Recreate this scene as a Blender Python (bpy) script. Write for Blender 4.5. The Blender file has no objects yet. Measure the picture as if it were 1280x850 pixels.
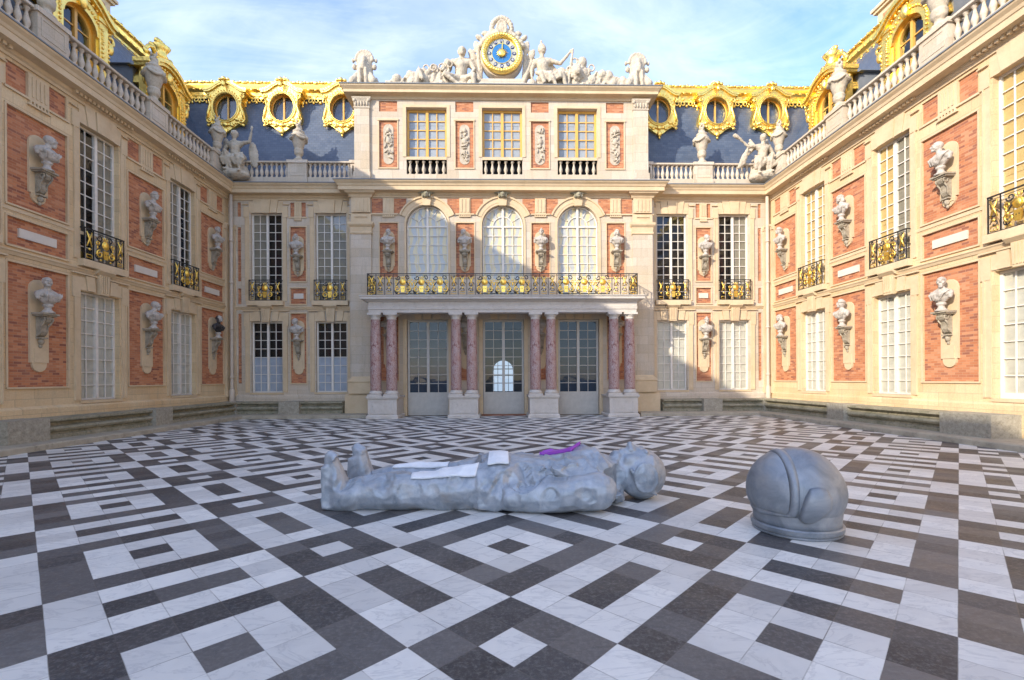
import bpy, bmesh, math, random
from mathutils import Vector, Matrix
random.seed(11)
PI = math.pi
scene = bpy.context.scene
COL = scene.collection
R = math.radians

# ------------------------------------------------------------------ mesh builder
class MB:
    def __init__(s): s.v = []; s.f = []; s.sm = []
    def add(s, vs, fs, smooth=False):
        o = len(s.v); s.v += [tuple(p) for p in vs]
        for f in fs: s.f.append(tuple(i + o for i in f)); s.sm.append(smooth)
    def quad(s, a, b, c, d): s.add([a, b, c, d], [(0, 1, 2, 3)])
    def box(s, x0, x1, y0, y1, z0, z1):
        if x0 > x1: x0, x1 = x1, x0
        if y0 > y1: y0, y1 = y1, y0
        s.add([(x0,y0,z0),(x1,y0,z0),(x1,y1,z0),(x0,y1,z0),(x0,y0,z1),(x1,y0,z1),(x1,y1,z1),(x0,y1,z1)],
              [(0,3,2,1),(4,5,6,7),(0,1,5,4),(1,2,6,5),(2,3,7,6),(3,0,4,7)])
    def prism(s, poly, y0, y1):                       # polygon in x,z pushed along y
        n = len(poly)
        vs = [(x, y0, z) for x, z in poly] + [(x, y1, z) for x, z in poly]
        fs = [tuple(range(n)), tuple(range(2*n-1, n-1, -1))] + [(i, (i+1) % n, (i+1) % n + n, i + n) for i in range(n)]
        s.add(vs, fs)
    def prism_yz(s, poly, x0, x1):
        n = len(poly)
        vs = [(x0, y, z) for y, z in poly] + [(x1, y, z) for y, z in poly]
        fs = [tuple(range(n)), tuple(range(2*n-1, n-1, -1))] + [(i, (i+1) % n, (i+1) % n + n, i + n) for i in range(n)]
        s.add(vs, fs)
    def frustum(s, x0, x1, y0, y1, z0, z1, t):        # box narrowing upward by t on each side
        s.add([(x0,y0,z0),(x1,y0,z0),(x1,y1,z0),(x0,y1,z0),(x0+t,y0+t,z1),(x1-t,y0+t,z1),(x1-t,y1-t,z1),(x0+t,y1-t,z1)],
              [(0,3,2,1),(4,5,6,7),(0,1,5,4),(1,2,6,5),(2,3,7,6),(3,0,4,7)])
    def strip(s, outer, inner, y0, y1, closed=False): # flat band between two outlines in x,z, with thickness
        n = len(outer); vs = []
        for (a, b), (c, d) in zip(outer, inner): vs += [(a,y0,b),(c,y0,d),(a,y1,b),(c,y1,d)]
        fs = []; m = n if closed else n-1
        for i in range(m):
            a = 4*i; b = 4*((i+1) % n)
            fs += [(a, b, b+1, a+1), (a+2, a+3, b+3, b+2), (a, a+2, b+2, b), (a+1, b+1, b+3, a+3)]
        if not closed: fs += [(0,1,3,2), (4*n-4,4*n-2,4*n-1,4*n-3)]
        s.add(vs, fs)
    def lathe(s, prof, cx=0, cy=0, seg=12, sx=1, sy=1, cz=0):
        n = len(prof); vs = []
        for k in range(seg):
            a = 2*PI*k/seg
            for r, z in prof: vs.append((cx + r*sx*math.cos(a), cy + r*sy*math.sin(a), z + cz))
        fs = []
        for k in range(seg):
            k2 = (k+1) % seg
            for i in range(n-1): fs.append((k*n+i, k2*n+i, k2*n+i+1, k*n+i+1))
        fs += [tuple(k*n for k in range(seg))[::-1], tuple(k*n+n-1 for k in range(seg))]
        s.add(vs, fs, True)
    def tube(s, pts, r, seg=6, closed=False):
        pts = [Vector(p) for p in pts]; n = len(pts); vs = []
        rr = r if isinstance(r, (list, tuple)) else [r]*n
        for i, p in enumerate(pts):
            a = pts[(i-1) % n] if (closed or i > 0) else p
            b = pts[(i+1) % n] if (closed or i < n-1) else p
            t = (b - a).normalized()
            u = Vector((0, 1, 0)) if abs(t.y) < .9 else Vector((1, 0, 0))
            w = t.cross(u).normalized(); u = w.cross(t).normalized()
            for k in range(seg):
                q = 2*PI*k/seg; vs.append(p + (u*math.cos(q) + w*math.sin(q))*rr[i])
        fs = []
        for i in range(n if closed else n-1):
            j = (i+1) % n
            for k in range(seg): fs.append((i*seg+k, i*seg+(k+1) % seg, j*seg+(k+1) % seg, j*seg+k))
        if not closed: fs += [tuple(range(seg))[::-1], tuple((n-1)*seg+k for k in range(seg))]
        s.add(vs, fs, True)
    def ell(s, c, r, seg=10, rings=6, rot=None):
        if not isinstance(r, (list, tuple)): r = (r, r, r)
        c = Vector(c); vs = [Vector((0,0,-r[2]))]
        for i in range(1, rings):
            a = -PI/2 + PI*i/rings
            for k in range(seg):
                q = 2*PI*k/seg; vs.append(Vector((r[0]*math.cos(a)*math.cos(q), r[1]*math.cos(a)*math.sin(q), r[2]*math.sin(a))))
        vs.append(Vector((0,0,r[2])))
        if rot: vs = [rot @ v for v in vs]
        fs = []
        for k in range(seg): fs.append((0, 1+(k+1) % seg, 1+k))
        for i in range(rings-2):
            for k in range(seg): a = 1+i*seg; fs.append((a+k, a+(k+1) % seg, a+seg+(k+1) % seg, a+seg+k))
        a = 1+(rings-2)*seg
        for k in range(seg): fs.append((a+k, a+(k+1) % seg, len(vs)-1))
        s.add([v + c for v in vs], fs, True)
    def cap(s, p0, p1, r0, r1, seg=10, fy=1.0):       # tapered limb with round ends
        p0 = Vector(p0); p1 = Vector(p1); d = p1-p0; L = d.length or 1e-4
        q = d.to_track_quat('Z', 'Y').to_matrix()
        vs = []; rings = []
        for i in range(5): a = -PI/2 + PI/2*i/4; rings.append((r0*math.cos(a), r0*math.sin(a)))
        for i in range(5): a = PI/2*i/4; rings.append((r1*math.cos(a), L + r1*math.sin(a)))
        for (r, z) in rings:
            for k in range(seg): t = 2*PI*k/seg; vs.append(q @ Vector((max(r, 1e-4)*math.cos(t), max(r, 1e-4)*math.sin(t), z)) + p0)
        fs = []
        for i in range(len(rings)-1):
            for k in range(seg): fs.append((i*seg+k, i*seg+(k+1) % seg, (i+1)*seg+(k+1) % seg, (i+1)*seg+k))
        fs += [tuple(range(seg))[::-1], tuple((len(rings)-1)*seg+k for k in range(seg))]
        s.add(vs, fs, True)
    def sweep(s, path, prof, closed=False):           # profile (d,z) carried along a plan path, d to the right hand of travel
        n = len(path); m = len(prof); vs = []
        def nrm(a, b):
            dx, dy = b[0]-a[0], b[1]-a[1]; L = math.hypot(dx, dy); return (dy/L, -dx/L)
        for i in range(n):
            ns = []
            if closed or i > 0: ns.append(nrm(path[(i-1) % n], path[i]))
            if closed or i < n-1: ns.append(nrm(path[i], path[(i+1) % n]))
            nx = sum(a[0] for a in ns)/len(ns); ny = sum(a[1] for a in ns)/len(ns)
            k = 1/(nx*nx+ny*ny)
            for d, z in prof: vs.append((path[i][0]+nx*d*k, path[i][1]+ny*d*k, z))
        fs = []
        for i in range(n if closed else n-1):
            j = (i+1) % n
            for q in range(m-1): fs.append((i*m+q, j*m+q, j*m+q+1, i*m+q+1))
        if not closed: fs += [tuple(range(m)), tuple((n-1)*m+q for q in range(m))[::-1]]
        s.add(vs, fs)
    def mesh(s, name):
        me = bpy.data.meshes.new(name)
        me.from_pydata([tuple(v) for v in s.v], [], s.f)
        me.polygons.foreach_set('use_smooth', s.sm)
        bm = bmesh.new(); bm.from_mesh(me); bmesh.ops.recalc_face_normals(bm, faces=bm.faces); bm.to_mesh(me); bm.free()
        me.update(); return me
    def build(s, name, m, parent=None, loc=(0,0,0), rot=(0,0,0)):
        return obj(name, s.mesh(name), m, parent, loc, rot)

def obj(name, me, m=None, parent=None, loc=(0,0,0), rot=(0,0,0)):
    o = bpy.data.objects.new(name, me); COL.objects.link(o)
    if m and not me.materials: me.materials.append(m)
    o.location = loc; o.rotation_euler = rot
    if parent: o.parent = parent
    return o
def empty(name, label, cat, loc=(0,0,0), rz=0, group=None):
    o = bpy.data.objects.new(name, None); COL.objects.link(o); o.empty_display_size = .2
    o.location = loc; o.rotation_euler = (0,0,rz); return tag(o, label, cat, group)
def tag(o, label=None, cat=None, group=None, kind=None):
    if label: o['label'] = label
    if cat: o['category'] = cat
    if group: o['group'] = group
    if kind: o['kind'] = kind
    return o
CACHE = {}
def cached(key, fn):
    if key not in CACHE: CACHE[key] = fn()
    return CACHE[key]

# ------------------------------------------------------------------ materials
class G:
    def __init__(s, name):
        s.m = bpy.data.materials.new(name); s.m.use_nodes = True; s.nt = s.m.node_tree; s.nt.nodes.clear()
    def n(s, t, **kw):
        k = s.nt.nodes.new(t)
        for a, b in kw.items():
            if a.startswith('i_'):
                key = a[2:]; key = int(key) if key.isdigit() else key.replace('_', ' ')
                s.set(k.inputs[key], b)
            else: setattr(k, a, b)
        return k
    def set(s, sock, v):
        if isinstance(v, bpy.types.NodeSocket): s.nt.links.new(v, sock)
        elif isinstance(v, (tuple, list)) and len(v) == 3 and sock.type == 'RGBA': sock.default_value = (*v, 1)
        else: sock.default_value = v
    def math(s, op, a, b=0.0, c=0.0):
        k = s.n('ShaderNodeMath', operation=op); s.set(k.inputs[0], a); s.set(k.inputs[1], b); s.set(k.inputs[2], c); return k.outputs[0]
    def mix(s, f, a, b, mode='MIX'):
        k = s.n('ShaderNodeMix', data_type='RGBA', blend_type=mode); s.set(k.inputs[0], f); s.set(k.inputs[6], a); s.set(k.inputs[7], b); return k.outputs[2]
    def pos(s):
        k = s.n('ShaderNodeTexCoord').outputs['Object']; return k
    def world(s): return s.n('ShaderNodeNewGeometry').outputs['Position']
    def sep(s, v): return s.n('ShaderNodeSeparateXYZ', i_0=v).outputs
    def comb(s, x, y, z): return s.n('ShaderNodeCombineXYZ', i_0=x, i_1=y, i_2=z).outputs[0]
    def scale(s, v, sc): 
        k = s.n('ShaderNodeVectorMath', operation='MULTIPLY'); s.set(k.inputs[0], v); k.inputs[1].default_value = sc if isinstance(sc, tuple) else (sc,)*3; return k.outputs[0]
    def noise(s, v, scale=1, detail=4, rough=.6, dist=0): 
        return s.n('ShaderNodeTexNoise', i_Vector=v, i_Scale=scale, i_Detail=detail, i_Roughness=rough, i_Distortion=dist).outputs[0]
    def ramp(s, v, stops, interp='LINEAR'):
        k = s.n('ShaderNodeValToRGB', i_0=v); e = k.color_ramp.elements; k.color_ramp.interpolation = interp
        while len(e) < len(stops): e.new(.5)
        for x, (p, c) in zip(e, stops):
            x.position = p; x.color = (c, c, c, 1) if not isinstance(c, tuple) else (*c, 1)
        return k.outputs[0]
    def bump(s, h, strength=.3, dist=.01): return s.n('ShaderNodeBump', i_Height=h, i_Strength=strength, i_Distance=dist).outputs[0]
    def pbr(s, col, rough=.7, metal=0.0, normal=None, spec=.5, extra=None):
        b = s.n('ShaderNodeBsdfPrincipled'); s.set(b.inputs['Base Color'], col); s.set(b.inputs['Roughness'], rough)
        s.set(b.inputs['Metallic'], metal); s.set(b.inputs['Specular IOR Level'], spec)
        if normal is not None: s.set(b.inputs['Normal'], normal)
        for k, v in (extra or {}).items(): s.set(b.inputs[k], v)
        return s.out(b.outputs[0])
    def out(s, sh):
        o = s.n('ShaderNodeOutputMaterial'); s.nt.links.new(sh, o.inputs[0]); return s.m

def ashlar(name, c1, c2, stain, joint, rowh=.42, bw=1.05, streak=.5, rough=.82):
    g = G(name); p = g.pos(); x, y, z = g.sep(p)[0:3]
    u = g.math('ADD', x, y)
    v = g.comb(u, z, 0.0)
    br = g.n('ShaderNodeTexBrick', i_Vector=v, i_Scale=1.0, i_Color1=(0, 0, 0), i_Color2=(1, 1, 1), i_Mortar=(.5, .5, .5))
    br.inputs['Mortar Size'].default_value = .006; br.inputs['Mortar Smooth'].default_value = .3
    br.inputs['Brick Width'].default_value = bw; br.inputs['Row Height'].default_value = rowh
    blk = br.outputs[0]; mort = br.outputs[1]
    col = g.mix(g.math('MULTIPLY', g.sep(blk)[0], .8), c1, c2)
    big = g.ramp(g.noise(p, .55, 5, .62), [(.42, 0.0), (.68, 1.0)])
    col = g.mix(g.math('MULTIPLY', big, .55), col, stain)
    st = g.ramp(g.noise(g.comb(g.math('MULTIPLY', u, 5.0), g.math('MULTIPLY', z, .5), 0.0), 1.3, 5, .7), [(.5, 0.0), (.78, 1.0)])
    col = g.mix(g.math('MULTIPLY', st, streak), col, (.30, .26, .20))
    fine = g.noise(p, 22, 6, .7)
    col = g.mix(.5, col, g.ramp(fine, [(.25, .35), (.75, .66)]), 'OVERLAY')
    pit = g.ramp(g.noise(p, 5, 6, .75), [(.55, 0.0), (.8, 1.0)])
    col = g.mix(g.math('MULTIPLY', pit, .35), col, (.36, .29, .20))
    col = g.mix(g.math('MULTIPLY', mort, joint), col, (.24, .20, .15))
    h = g.math('SUBTRACT', g.math('MULTIPLY', g.noise(p, 14, 5, .7), .5), mort)
    return g.pbr(col, rough, 0.0, g.bump(h, .35, .02), .25)

def plainstone(name, c1, c2, rough=.8, sc=3.0, bump=.35, dark=(.2,.18,.15), damt=.3):
    g = G(name); p = g.pos()
    col = g.mix(g.ramp(g.noise(p, sc, 6, .68), [(.35, 0.0), (.7, 1.0)]), c1, c2)
    col = g.mix(g.math('MULTIPLY', g.ramp(g.noise(p, sc*2.7, 6, .75), [(.52, 0.0), (.75, 1.0)]), damt), col, dark)
    return g.pbr(col, rough, 0.0, g.bump(g.noise(p, sc*7, 6, .7), bump, .02), .25)

def brickmat(name):
    g = G(name); p = g.pos(); x, y, z = g.sep(p)[0:3]
    v = g.comb(g.math('ADD', x, y), z, 0.0)
    wob = g.n('ShaderNodeVectorMath', operation='ADD'); g.set(wob.inputs[0], v)
    g.set(wob.inputs[1], g.scale(g.n('ShaderNodeTexNoise', i_Vector=v, i_Scale=6.0).outputs[1], .012))
    br = g.n('ShaderNodeTexBrick', i_Vector=wob.outputs[0], i_Scale=1.0, i_Color1=(0, 0, 0), i_Color2=(1, 1, 1), i_Mortar=(.5, .5, .5))
    br.inputs['Mortar Size'].default_value = .0065; br.inputs['Mortar Smooth'].default_value = .2
    br.inputs['Brick Width'].default_value = .22; br.inputs['Row Height'].default_value = .072; br.inputs['Bias'].default_value = 0
    t = g.sep(br.outputs[0])[0]
    col = g.ramp(t, [(.0, (.24, .09, .06)), (.10, (.29, .11, .07)), (.22, (.38, .135, .065)), (.5, (.46, .175, .08)), (.8, (.53, .22, .105)), (1.0, (.55, .27, .15))])
    cell = g.ramp(g.noise(g.scale(v, (4.5, 13.9, 1)), 1.0, 1, .5), [(.58, 0.0), (.66, 1.0)])
    col = g.mix(g.math('MULTIPLY', cell, .12), col, (.24, .09, .06))
    big = g.ramp(g.noise(p, .9, 5, .65), [(.4, 0.0), (.7, 1.0)])
    col = g.mix(g.math('MULTIPLY', big, .35), col, (.50, .24, .145))
    col = g.mix(g.math('MULTIPLY', br.outputs[1], .75), col, (.44, .27, .17))
    h = g.math('SUBTRACT', g.math('MULTIPLY', g.noise(p, 40, 4, .7), .4), br.outputs[1])
    return g.pbr(col, .85, 0.0, g.bump(h, .5, .012), .2)

UNIT = .3248
def floormat(name):
    g = G(name); p = g.world(); x, y, z = g.sep(p)[0:3]
    k = 1/(math.sqrt(2)*UNIT)
    a = g.math('SUBTRACT', g.math('MULTIPLY', g.math('ADD', x, y), k), 5.34)
    b = g.math('SUBTRACT', g.math('MULTIPLY', g.math('SUBTRACT', y, x), k), 5.04)
    def fold(t):
        m = g.math('FLOORED_MODULO', t, 8.0)
        wide = g.math('GREATER_THAN', m, 3.0)
        # distance (in tiles) to the nearer edge of the band
        dn = g.math('MINIMUM', m, g.math('SUBTRACT', 3.0, m))
        m2 = g.math('SUBTRACT', m, 3.0)
        dw = g.math('MINIMUM', m2, g.math('SUBTRACT', 5.0, m2))
        d = g.math('ADD', g.math('MULTIPLY', wide, dw), g.math('MULTIPLY', g.math('SUBTRACT', 1.0, wide), dn))
        return wide, d
    wa, da = fold(a); wb, db = fold(b)
    ring = g.math('FLOOR', g.math('MINIMUM', da, db))          # 0 outer ring, 1, 2
    same = g.math('COMPARE', wa, wb, .5)                       # 1 for square cells: dark outer ring
    par = g.math('FLOORED_MODULO', g.math('ADD', ring, same), 2.0)   # 1 = dark
    # fold 3-wide cells: middle ring 1 is the core; 5-wide: 0,1,2
    ta = g.math('FLOOR', a); tb = g.math('FLOOR', b)
    wn = g.n('ShaderNodeTexWhiteNoise', noise_dimensions='2D'); g.set(wn.inputs['Vector'], g.comb(ta, tb, 0.0))
    rnd = wn.outputs[0]
    rnd2 = g.n('ShaderNodeTexWhiteNoise', noise_dimensions='3D', i_Vector=g.comb(ta, tb, 3.7)).outputs[0]
    off = g.comb(g.math('MULTIPLY', rnd, 40.0), g.math('MULTIPLY', rnd2, 37.0), 0.0)
    pv = g.n('ShaderNodeVectorMath', operation='ADD'); g.set(pv.inputs[0], p); g.set(pv.inputs[1], off); pv = pv.outputs[0]
    vein = g.ramp(g.n('ShaderNodeTexNoise', i_Vector=g.scale(pv, (1, 2.2, 1)), i_Scale=1.6, i_Detail=8.0, i_Roughness=.62, i_Distortion=1.6).outputs[0], [(.47, 0.0), (.5, 1.0), (.53, 0.0)])
    cloud = g.noise(pv, 2.4, 6, .65)
    white = g.mix(rnd, (.60, .59, .555), (.79, .775, .72))
    white = g.mix(g.math('MULTIPLY', g.ramp(cloud, [(.45, 0.0), (.75, 1.0)]), .35), white, (.44, .45, .46))
    white = g.mix(g.math('MULTIPLY', vein, .26), white, (.25, .26, .28))
    dark = g.mix(g.math('POWER', rnd2, 1.8), (.030, .030, .034), (.15, .143, .138))
    fl = g.ramp(g.n('ShaderNodeTexNoise', i_Vector=pv, i_Scale=26.0, i_Detail=8.0, i_Roughness=.82).outputs[0], [(.48, 0.0), (.66, 1.0)])
    dark = g.mix(g.math('MULTIPLY', fl, .6), dark, (.24, .235, .225))
    brush = g.ramp(g.n('ShaderNodeTexNoise', i_Vector=g.scale(pv, (1.0, 4.0, 1)), i_Scale=6.0, i_Detail=8.0, i_Roughness=.8).outputs[0], [(.5, 0.0), (.7, 1.0)])
    dark = g.mix(g.math('MULTIPLY', brush, .4), dark, (.018, .018, .02))
    dark = g.mix(g.math('MULTIPLY', g.ramp(cloud, [(.4, 0.0), (.7, 1.0)]), .3), dark, (.13, .12, .115))
    col = g.mix(par, white, dark)
    dirt = g.ramp(g.noise(p, 1.1, 7, .7), [(.5, 0.0), (.8, 1.0)])
    col = g.mix(g.math('MULTIPLY', dirt, .26), col, (.27, .245, .21))
    scuff = g.ramp(g.n('ShaderNodeTexNoise', i_Vector=g.scale(p, (1, 3, 1)), i_Scale=9.0, i_Detail=8.0, i_Roughness=.8).outputs[0], [(.55, 0.0), (.72, 1.0)])
    col = g.mix(g.math('MULTIPLY', scuff, .22), col, (.36, .35, .34))
    def joint(t, w):
        fr = g.math('FRACT', t); e = g.math('MINIMUM', fr, g.math('SUBTRACT', 1.0, fr)); return g.math('LESS_THAN', e, w)
    j = g.math('MAXIMUM', joint(a, .011), joint(b, .011))
    jv = g.ramp(g.noise(p, 3.0, 2, .5), [(.38, .25), (.62, 1.0)])
    col = g.mix(g.math('MULTIPLY', g.math('MULTIPLY', j, jv), .7), col, (.12, .105, .09))
    rough = g.math('ADD', g.math('MULTIPLY', g.noise(pv, 5, 5, .6), .25), g.math('MULTIPLY', rnd, .1))
    rough = g.math('ADD', rough, .30)
    h = g.math('SUBTRACT', g.math('ADD', g.math('MULTIPLY', g.noise(pv, 9, 6, .7), .35), g.math('MULTIPLY', rnd, .25)), g.math('MULTIPLY', j, .8))
    return g.pbr(col, rough, 0.0, g.bump(h, .22, .008), .35)

def goldmat(name, col=(.93, .58, .13), rough=.34, bump=.5, sc=14, metal=1.0, dist=.03):
    g = G(name); p = g.pos()
    nz = g.noise(p, sc, 5, .65)
    c = g.mix(g.ramp(g.noise(p, sc*.4, 4, .6), [(.35, 0.0), (.7, 1.0)]), col, tuple(min(1, a*1.1+.03) for a in col))
    c = g.mix(g.math('MULTIPLY', g.ramp(g.noise(p, sc*1.3, 5, .7), [(.55, 0.0), (.75, 1.0)]), .35), c, (.40, .20, .05))
    vor = g.n('ShaderNodeTexVoronoi', i_Vector=p, i_Scale=sc*.6).outputs[0]
    h = g.math('ADD', nz, g.math('MULTIPLY', vor, .6))
    return g.pbr(c, rough, metal, g.bump(h, bump, dist), .5)

def paint(name, col, rough=.45, bump=.1):
    g = G(name); p = g.pos()
    c = g.mix(g.ramp(g.noise(p, 4, 6, .7), [(.4, 0.0), (.75, 1.0)]), col, tuple(a*.82 for a in col))
    return g.pbr(c, rough, 0.0, g.bump(g.noise(p, 30, 4, .6), bump, .005), .4)

def glassmat(name, refl=.16, tint=(.8, .85, .88)):
    g = G(name)
    t = g.n('ShaderNodeBsdfTransparent', i_Color=tint)
    gl = g.n('ShaderNodeBsdfGlossy', i_Color=(.95, .97, 1.0), i_Roughness=.02)
    nb = g.bump(g.noise(g.pos(), 1.6, 2, .5), .18, .02); g.set(gl.inputs['Normal'], nb)
    fr = g.math('POWER', g.n('ShaderNodeLayerWeight', i_Blend=.5).outputs[1], 4.0)
    f = g.math('MINIMUM', g.math('ADD', g.math('MULTIPLY', fr, .8), refl + .04), 1.0)
    mx = g.n('ShaderNodeMixShader'); g.set(mx.inputs[0], f); g.set(mx.inputs[1], t.outputs[0]); g.set(mx.inputs[2], gl.outputs[0])
    return g.out(mx.outputs[0])

def slatemat(name, c1, c2):
    g = G(name); p = g.pos(); x, y, z = g.sep(p)[0:3]
    v = g.comb(g.math('ADD', x, g.math('MULTIPLY', y, .13)), z, 0.0)
    br = g.n('ShaderNodeTexBrick', i_Vector=v, i_Scale=1.0, i_Color1=(0, 0, 0), i_Color2=(1, 1, 1), i_Mortar=(.5, .5, .5))
    br.inputs['Mortar Size'].default_value = .006; br.inputs['Brick Width'].default_value = .22; br.inputs['Row Height'].default_value = .13
    col = g.mix(g.sep(br.outputs[0])[0], c1, c2)
    col = g.mix(g.math('MULTIPLY', g.ramp(g.noise(p, .8, 6, .7), [(.4, 0.0), (.75, 1.0)]), .35), col, (.17, .19, .23))
    col = g.mix(g.math('MULTIPLY', br.outputs[1], .7), col, (.03, .035, .05))
    return g.pbr(col, .42, 0.0, g.bump(g.math('SUBTRACT', g.math('MULTIPLY', g.noise(p, 9, 4, .6), .4), br.outputs[1]), .5, .01), .5)

M = {}
M['stone'] = ashlar('limestone_ashlar', (.68, .52, .315), (.54, .40, .235), (.58, .36, .17), .6, streak=.42)
M['stone2'] = plainstone('limestone_trim', (.64, .50, .325), (.55, .41, .25), sc=1.2, dark=(.34, .28, .19), damt=.35)
M['stonew'] = ashlar('pale_limestone', (.58, .50, .405), (.46, .385, .29), (.54, .40, .24), .55, streak=.42)
M['portico'] = plainstone('weathered_white_stone', (.60, .555, .50), (.52, .47, .41), sc=2.2, dark=(.28, .25, .20), damt=.45)
M['statue'] = plainstone('carved_stone', (.54, .465, .36), (.42, .355, .27), sc=3.2, dark=(.17, .14, .105), damt=.7, bump=.6)  # dark blotches are dirt plus painted shade of the carved recesses
M['console'] = plainstone('weathered_console_stone', (.42, .36, .27), (.27, .23, .17), sc=5, dark=(.10, .085, .065), damt=.7, bump=.7)
M['room'] = paint('attic_pane_reflection', (.10, .12, .165), .8)  # grey-blue of the reflecting oval panes, put into the backing colour
M['hall'] = paint('hall_reflection_blue', (.035, .07, .11), .8)  # sky blue mirrored in the door glass, painted into the room behind
M['marble'] = plainstone('bust_marble', (.54, .49, .43), (.36, .32, .275), rough=.55, sc=6, dark=(.15, .135, .12), damt=.65)  # large dirt blotches also paint in the darker shading of the busts
M['bronze_dark'] = plainstone('dark_bust_marble', (.055, .05, .05), (.03, .028, .03), rough=.35, sc=4, damt=.1)
M['tablet'] = plainstone('tablet_stone', (.66, .60, .52), (.60, .53, .44), sc=1.5, damt=.15, dark=(.4, .34, .26))
M['brick'] = brickmat('red_brick')
M['redplaster'] = M['brick']
M['floor'] = floormat('black_and_white_marble_paving')
M['bench'] = plainstone('mossy_bench_stone', (.38, .34, .25), (.20, .19, .125), sc=3.0, bump=.8, dark=(.045, .05, .028), damt=.85)
M['block'] = plainstone('speckled_bench_block', (.44, .40, .32), (.27, .245, .19), sc=9.0, bump=.8, dark=(.09, .08, .06), damt=.75)
M['kerb'] = plainstone('kerb_stone', (.44, .39, .30), (.33, .29, .22), sc=1.6, bump=.5, dark=(.10, .095, .07), damt=.6)
M['gold'] = goldmat('gilded_lead', (1.0, .67, .17), .38)
M['goldsm'] = goldmat('gilded_moulding', (1.0, .66, .16), rough=.34, bump=.25, sc=6, dist=.02)
M['golddim'] = goldmat('gilded_iron', (1.0, .64, .13), .40, .4, 30, dist=.01)
M['ochre'] = paint('golden_ochre_paint', (.72, .40, .085), .35)
M['iron'] = paint('black_iron', (.02, .02, .022), .4)
M['white'] = paint('white_window_paint', (.74, .685, .60), .5)
M['doorp'] = paint('grey_door_paint', (.50, .46, .40), .55, .3)
M['shut_w'] = paint('white_shutter', (.58, .54, .44), .6)
M['shut_b'] = paint('pale_blue_shutter', (.40, .44, .50), .6)
M['shut_c'] = paint('shutter_brown_reflection', (.27, .235, .17), .6)  # cream shutters, darkened with the brown reflected in the upper panes
M['shut_g'] = paint('gilded_shutter', (.62, .42, .16), .5)
M['blind'] = paint('grey_blind', (.43, .44, .45), .7)
M['curt'] = None
M['glass'] = glassmat('window_glass', .01, (.93, .95, .96))
M['glassd'] = glassmat('door_glass', -.008, (.5, .6, .7))
M['dark'] = paint('room_shade_black', (.012, .012, .014), .9)  # near-black backing, painted shade of the unlit space behind the openings
M['slate'] = slatemat('blue_slate', (.052, .075, .12), (.085, .11, .155))
M['zinc'] = plainstone('lead_sheet', (.16, .175, .19), (.22, .23, .245), rough=.45, sc=1.2, bump=.1, dark=(.08, .09, .09), damt=.4)
M['pipe'] = paint('cream_pipe_paint', (.56, .47, .37), .6)
M['step'] = paint('oxide_door_step', (.26, .11, .06), .7)
def mk_curt():
    g = G('patterned_curtain'); p = g.pos()
    w = g.n('ShaderNodeTexWave', i_Vector=p, i_Scale=.9, i_Distortion=6.0, i_Detail=2.0).outputs[1]
    c = g.mix(g.ramp(w, [(.45, 0.0), (.65, 1.0)]), (.50, .48, .43), (.72, .58, .30))
    return g.pbr(c, .8)
M['curt'] = mk_curt()
M['blind'] = paint('grey_blind', (.36, .37, .37), .7)
def mk_redmarble():
    g = G('pink_veined_marble'); p = g.pos()
    n1 = g.n('ShaderNodeTexNoise', i_Vector=g.scale(p, (1, 1, .45)), i_Scale=9.0, i_Detail=8.0, i_Roughness=.75, i_Distortion=1.2).outputs[0]
    c = g.ramp(n1, [(.36, (.13, .05, .055)), (.45, (.30, .145, .135)), (.51, (.52, .42, .385)), (.56, (.24, .105, .105)), (.66, (.62, .57, .53))])
    c = g.mix(g.math('MULTIPLY', g.ramp(g.noise(p, 1.3, 3, .5), [(.45, 0.0), (.65, 1.0)]), .25), c, (.42, .24, .19))
    return g.pbr(c, .45, 0.0, g.bump(g.noise(p, 20, 4, .6), .2, .01), .4)
M['redmarble'] = mk_redmarble()
def mk_cast(name, c1, c2, c3, rough, metal, sc, bmp):
    g = G(name); p = g.pos()
    a = g.noise(p, sc, 7, .62, .6)
    col = g.mix(g.ramp(a, [(.35, 0.0), (.68, 1.0)]), c1, c2)
    col = g.mix(g.math('MULTIPLY', g.ramp(g.noise(p, sc*.6, 5, .6), [(.56, 0.0), (.72, 1.0)]), .45), col, c3)
    vor = g.n('ShaderNodeTexVoronoi', i_Vector=p, i_Scale=sc*2.2, feature='SMOOTH_F1').outputs[0]
    h = g.math('ADD', g.math('MULTIPLY', g.noise(p, sc*4, 6, .6), .5), g.math('MULTIPLY', vor, 1.2))
    rg = g.math('ADD', g.math('MULTIPLY', g.noise(p, sc*2, 5, .6), .3), rough - .15)
    return g.pbr(col, rg, metal, g.bump(h, bmp, .03), .5)
M['cast'] = mk_cast('cast_aluminium_figure', (.25, .285, .325), (.43, .455, .49), (.44, .38, .32), .45, .3, 5.0, .2)
M['helm'] = mk_cast('cast_aluminium_helmet', (.19, .215, .245), (.34, .36, .385), (.40, .37, .33), .46, .32, 3.4, .22)
M['wpanel'] = paint('matt_white_panel', (.80, .82, .84), .6)
M['purple'] = paint('purple_panel', (.36, .075, .50), .5)
M['blue'] = paint('clock_blue', (.03, .17, .42), .4)
M['navy'] = paint('clock_navy', (.012, .03, .12), .4)
M['ring'] = paint('clock_ring', (.42, .42, .36), .5)
M['ground'] = plainstone('cobbled_forecourt', (.26, .24, .21), (.18, .17, .15), sc=2.0)
def mk_lit():
    g = G('daylit_far_window'); e = g.n('ShaderNodeEmission', i_Color=(.80, .88, 1.0), i_Strength=.38); return g.out(e.outputs[0])
M['lit'] = mk_lit()

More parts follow.
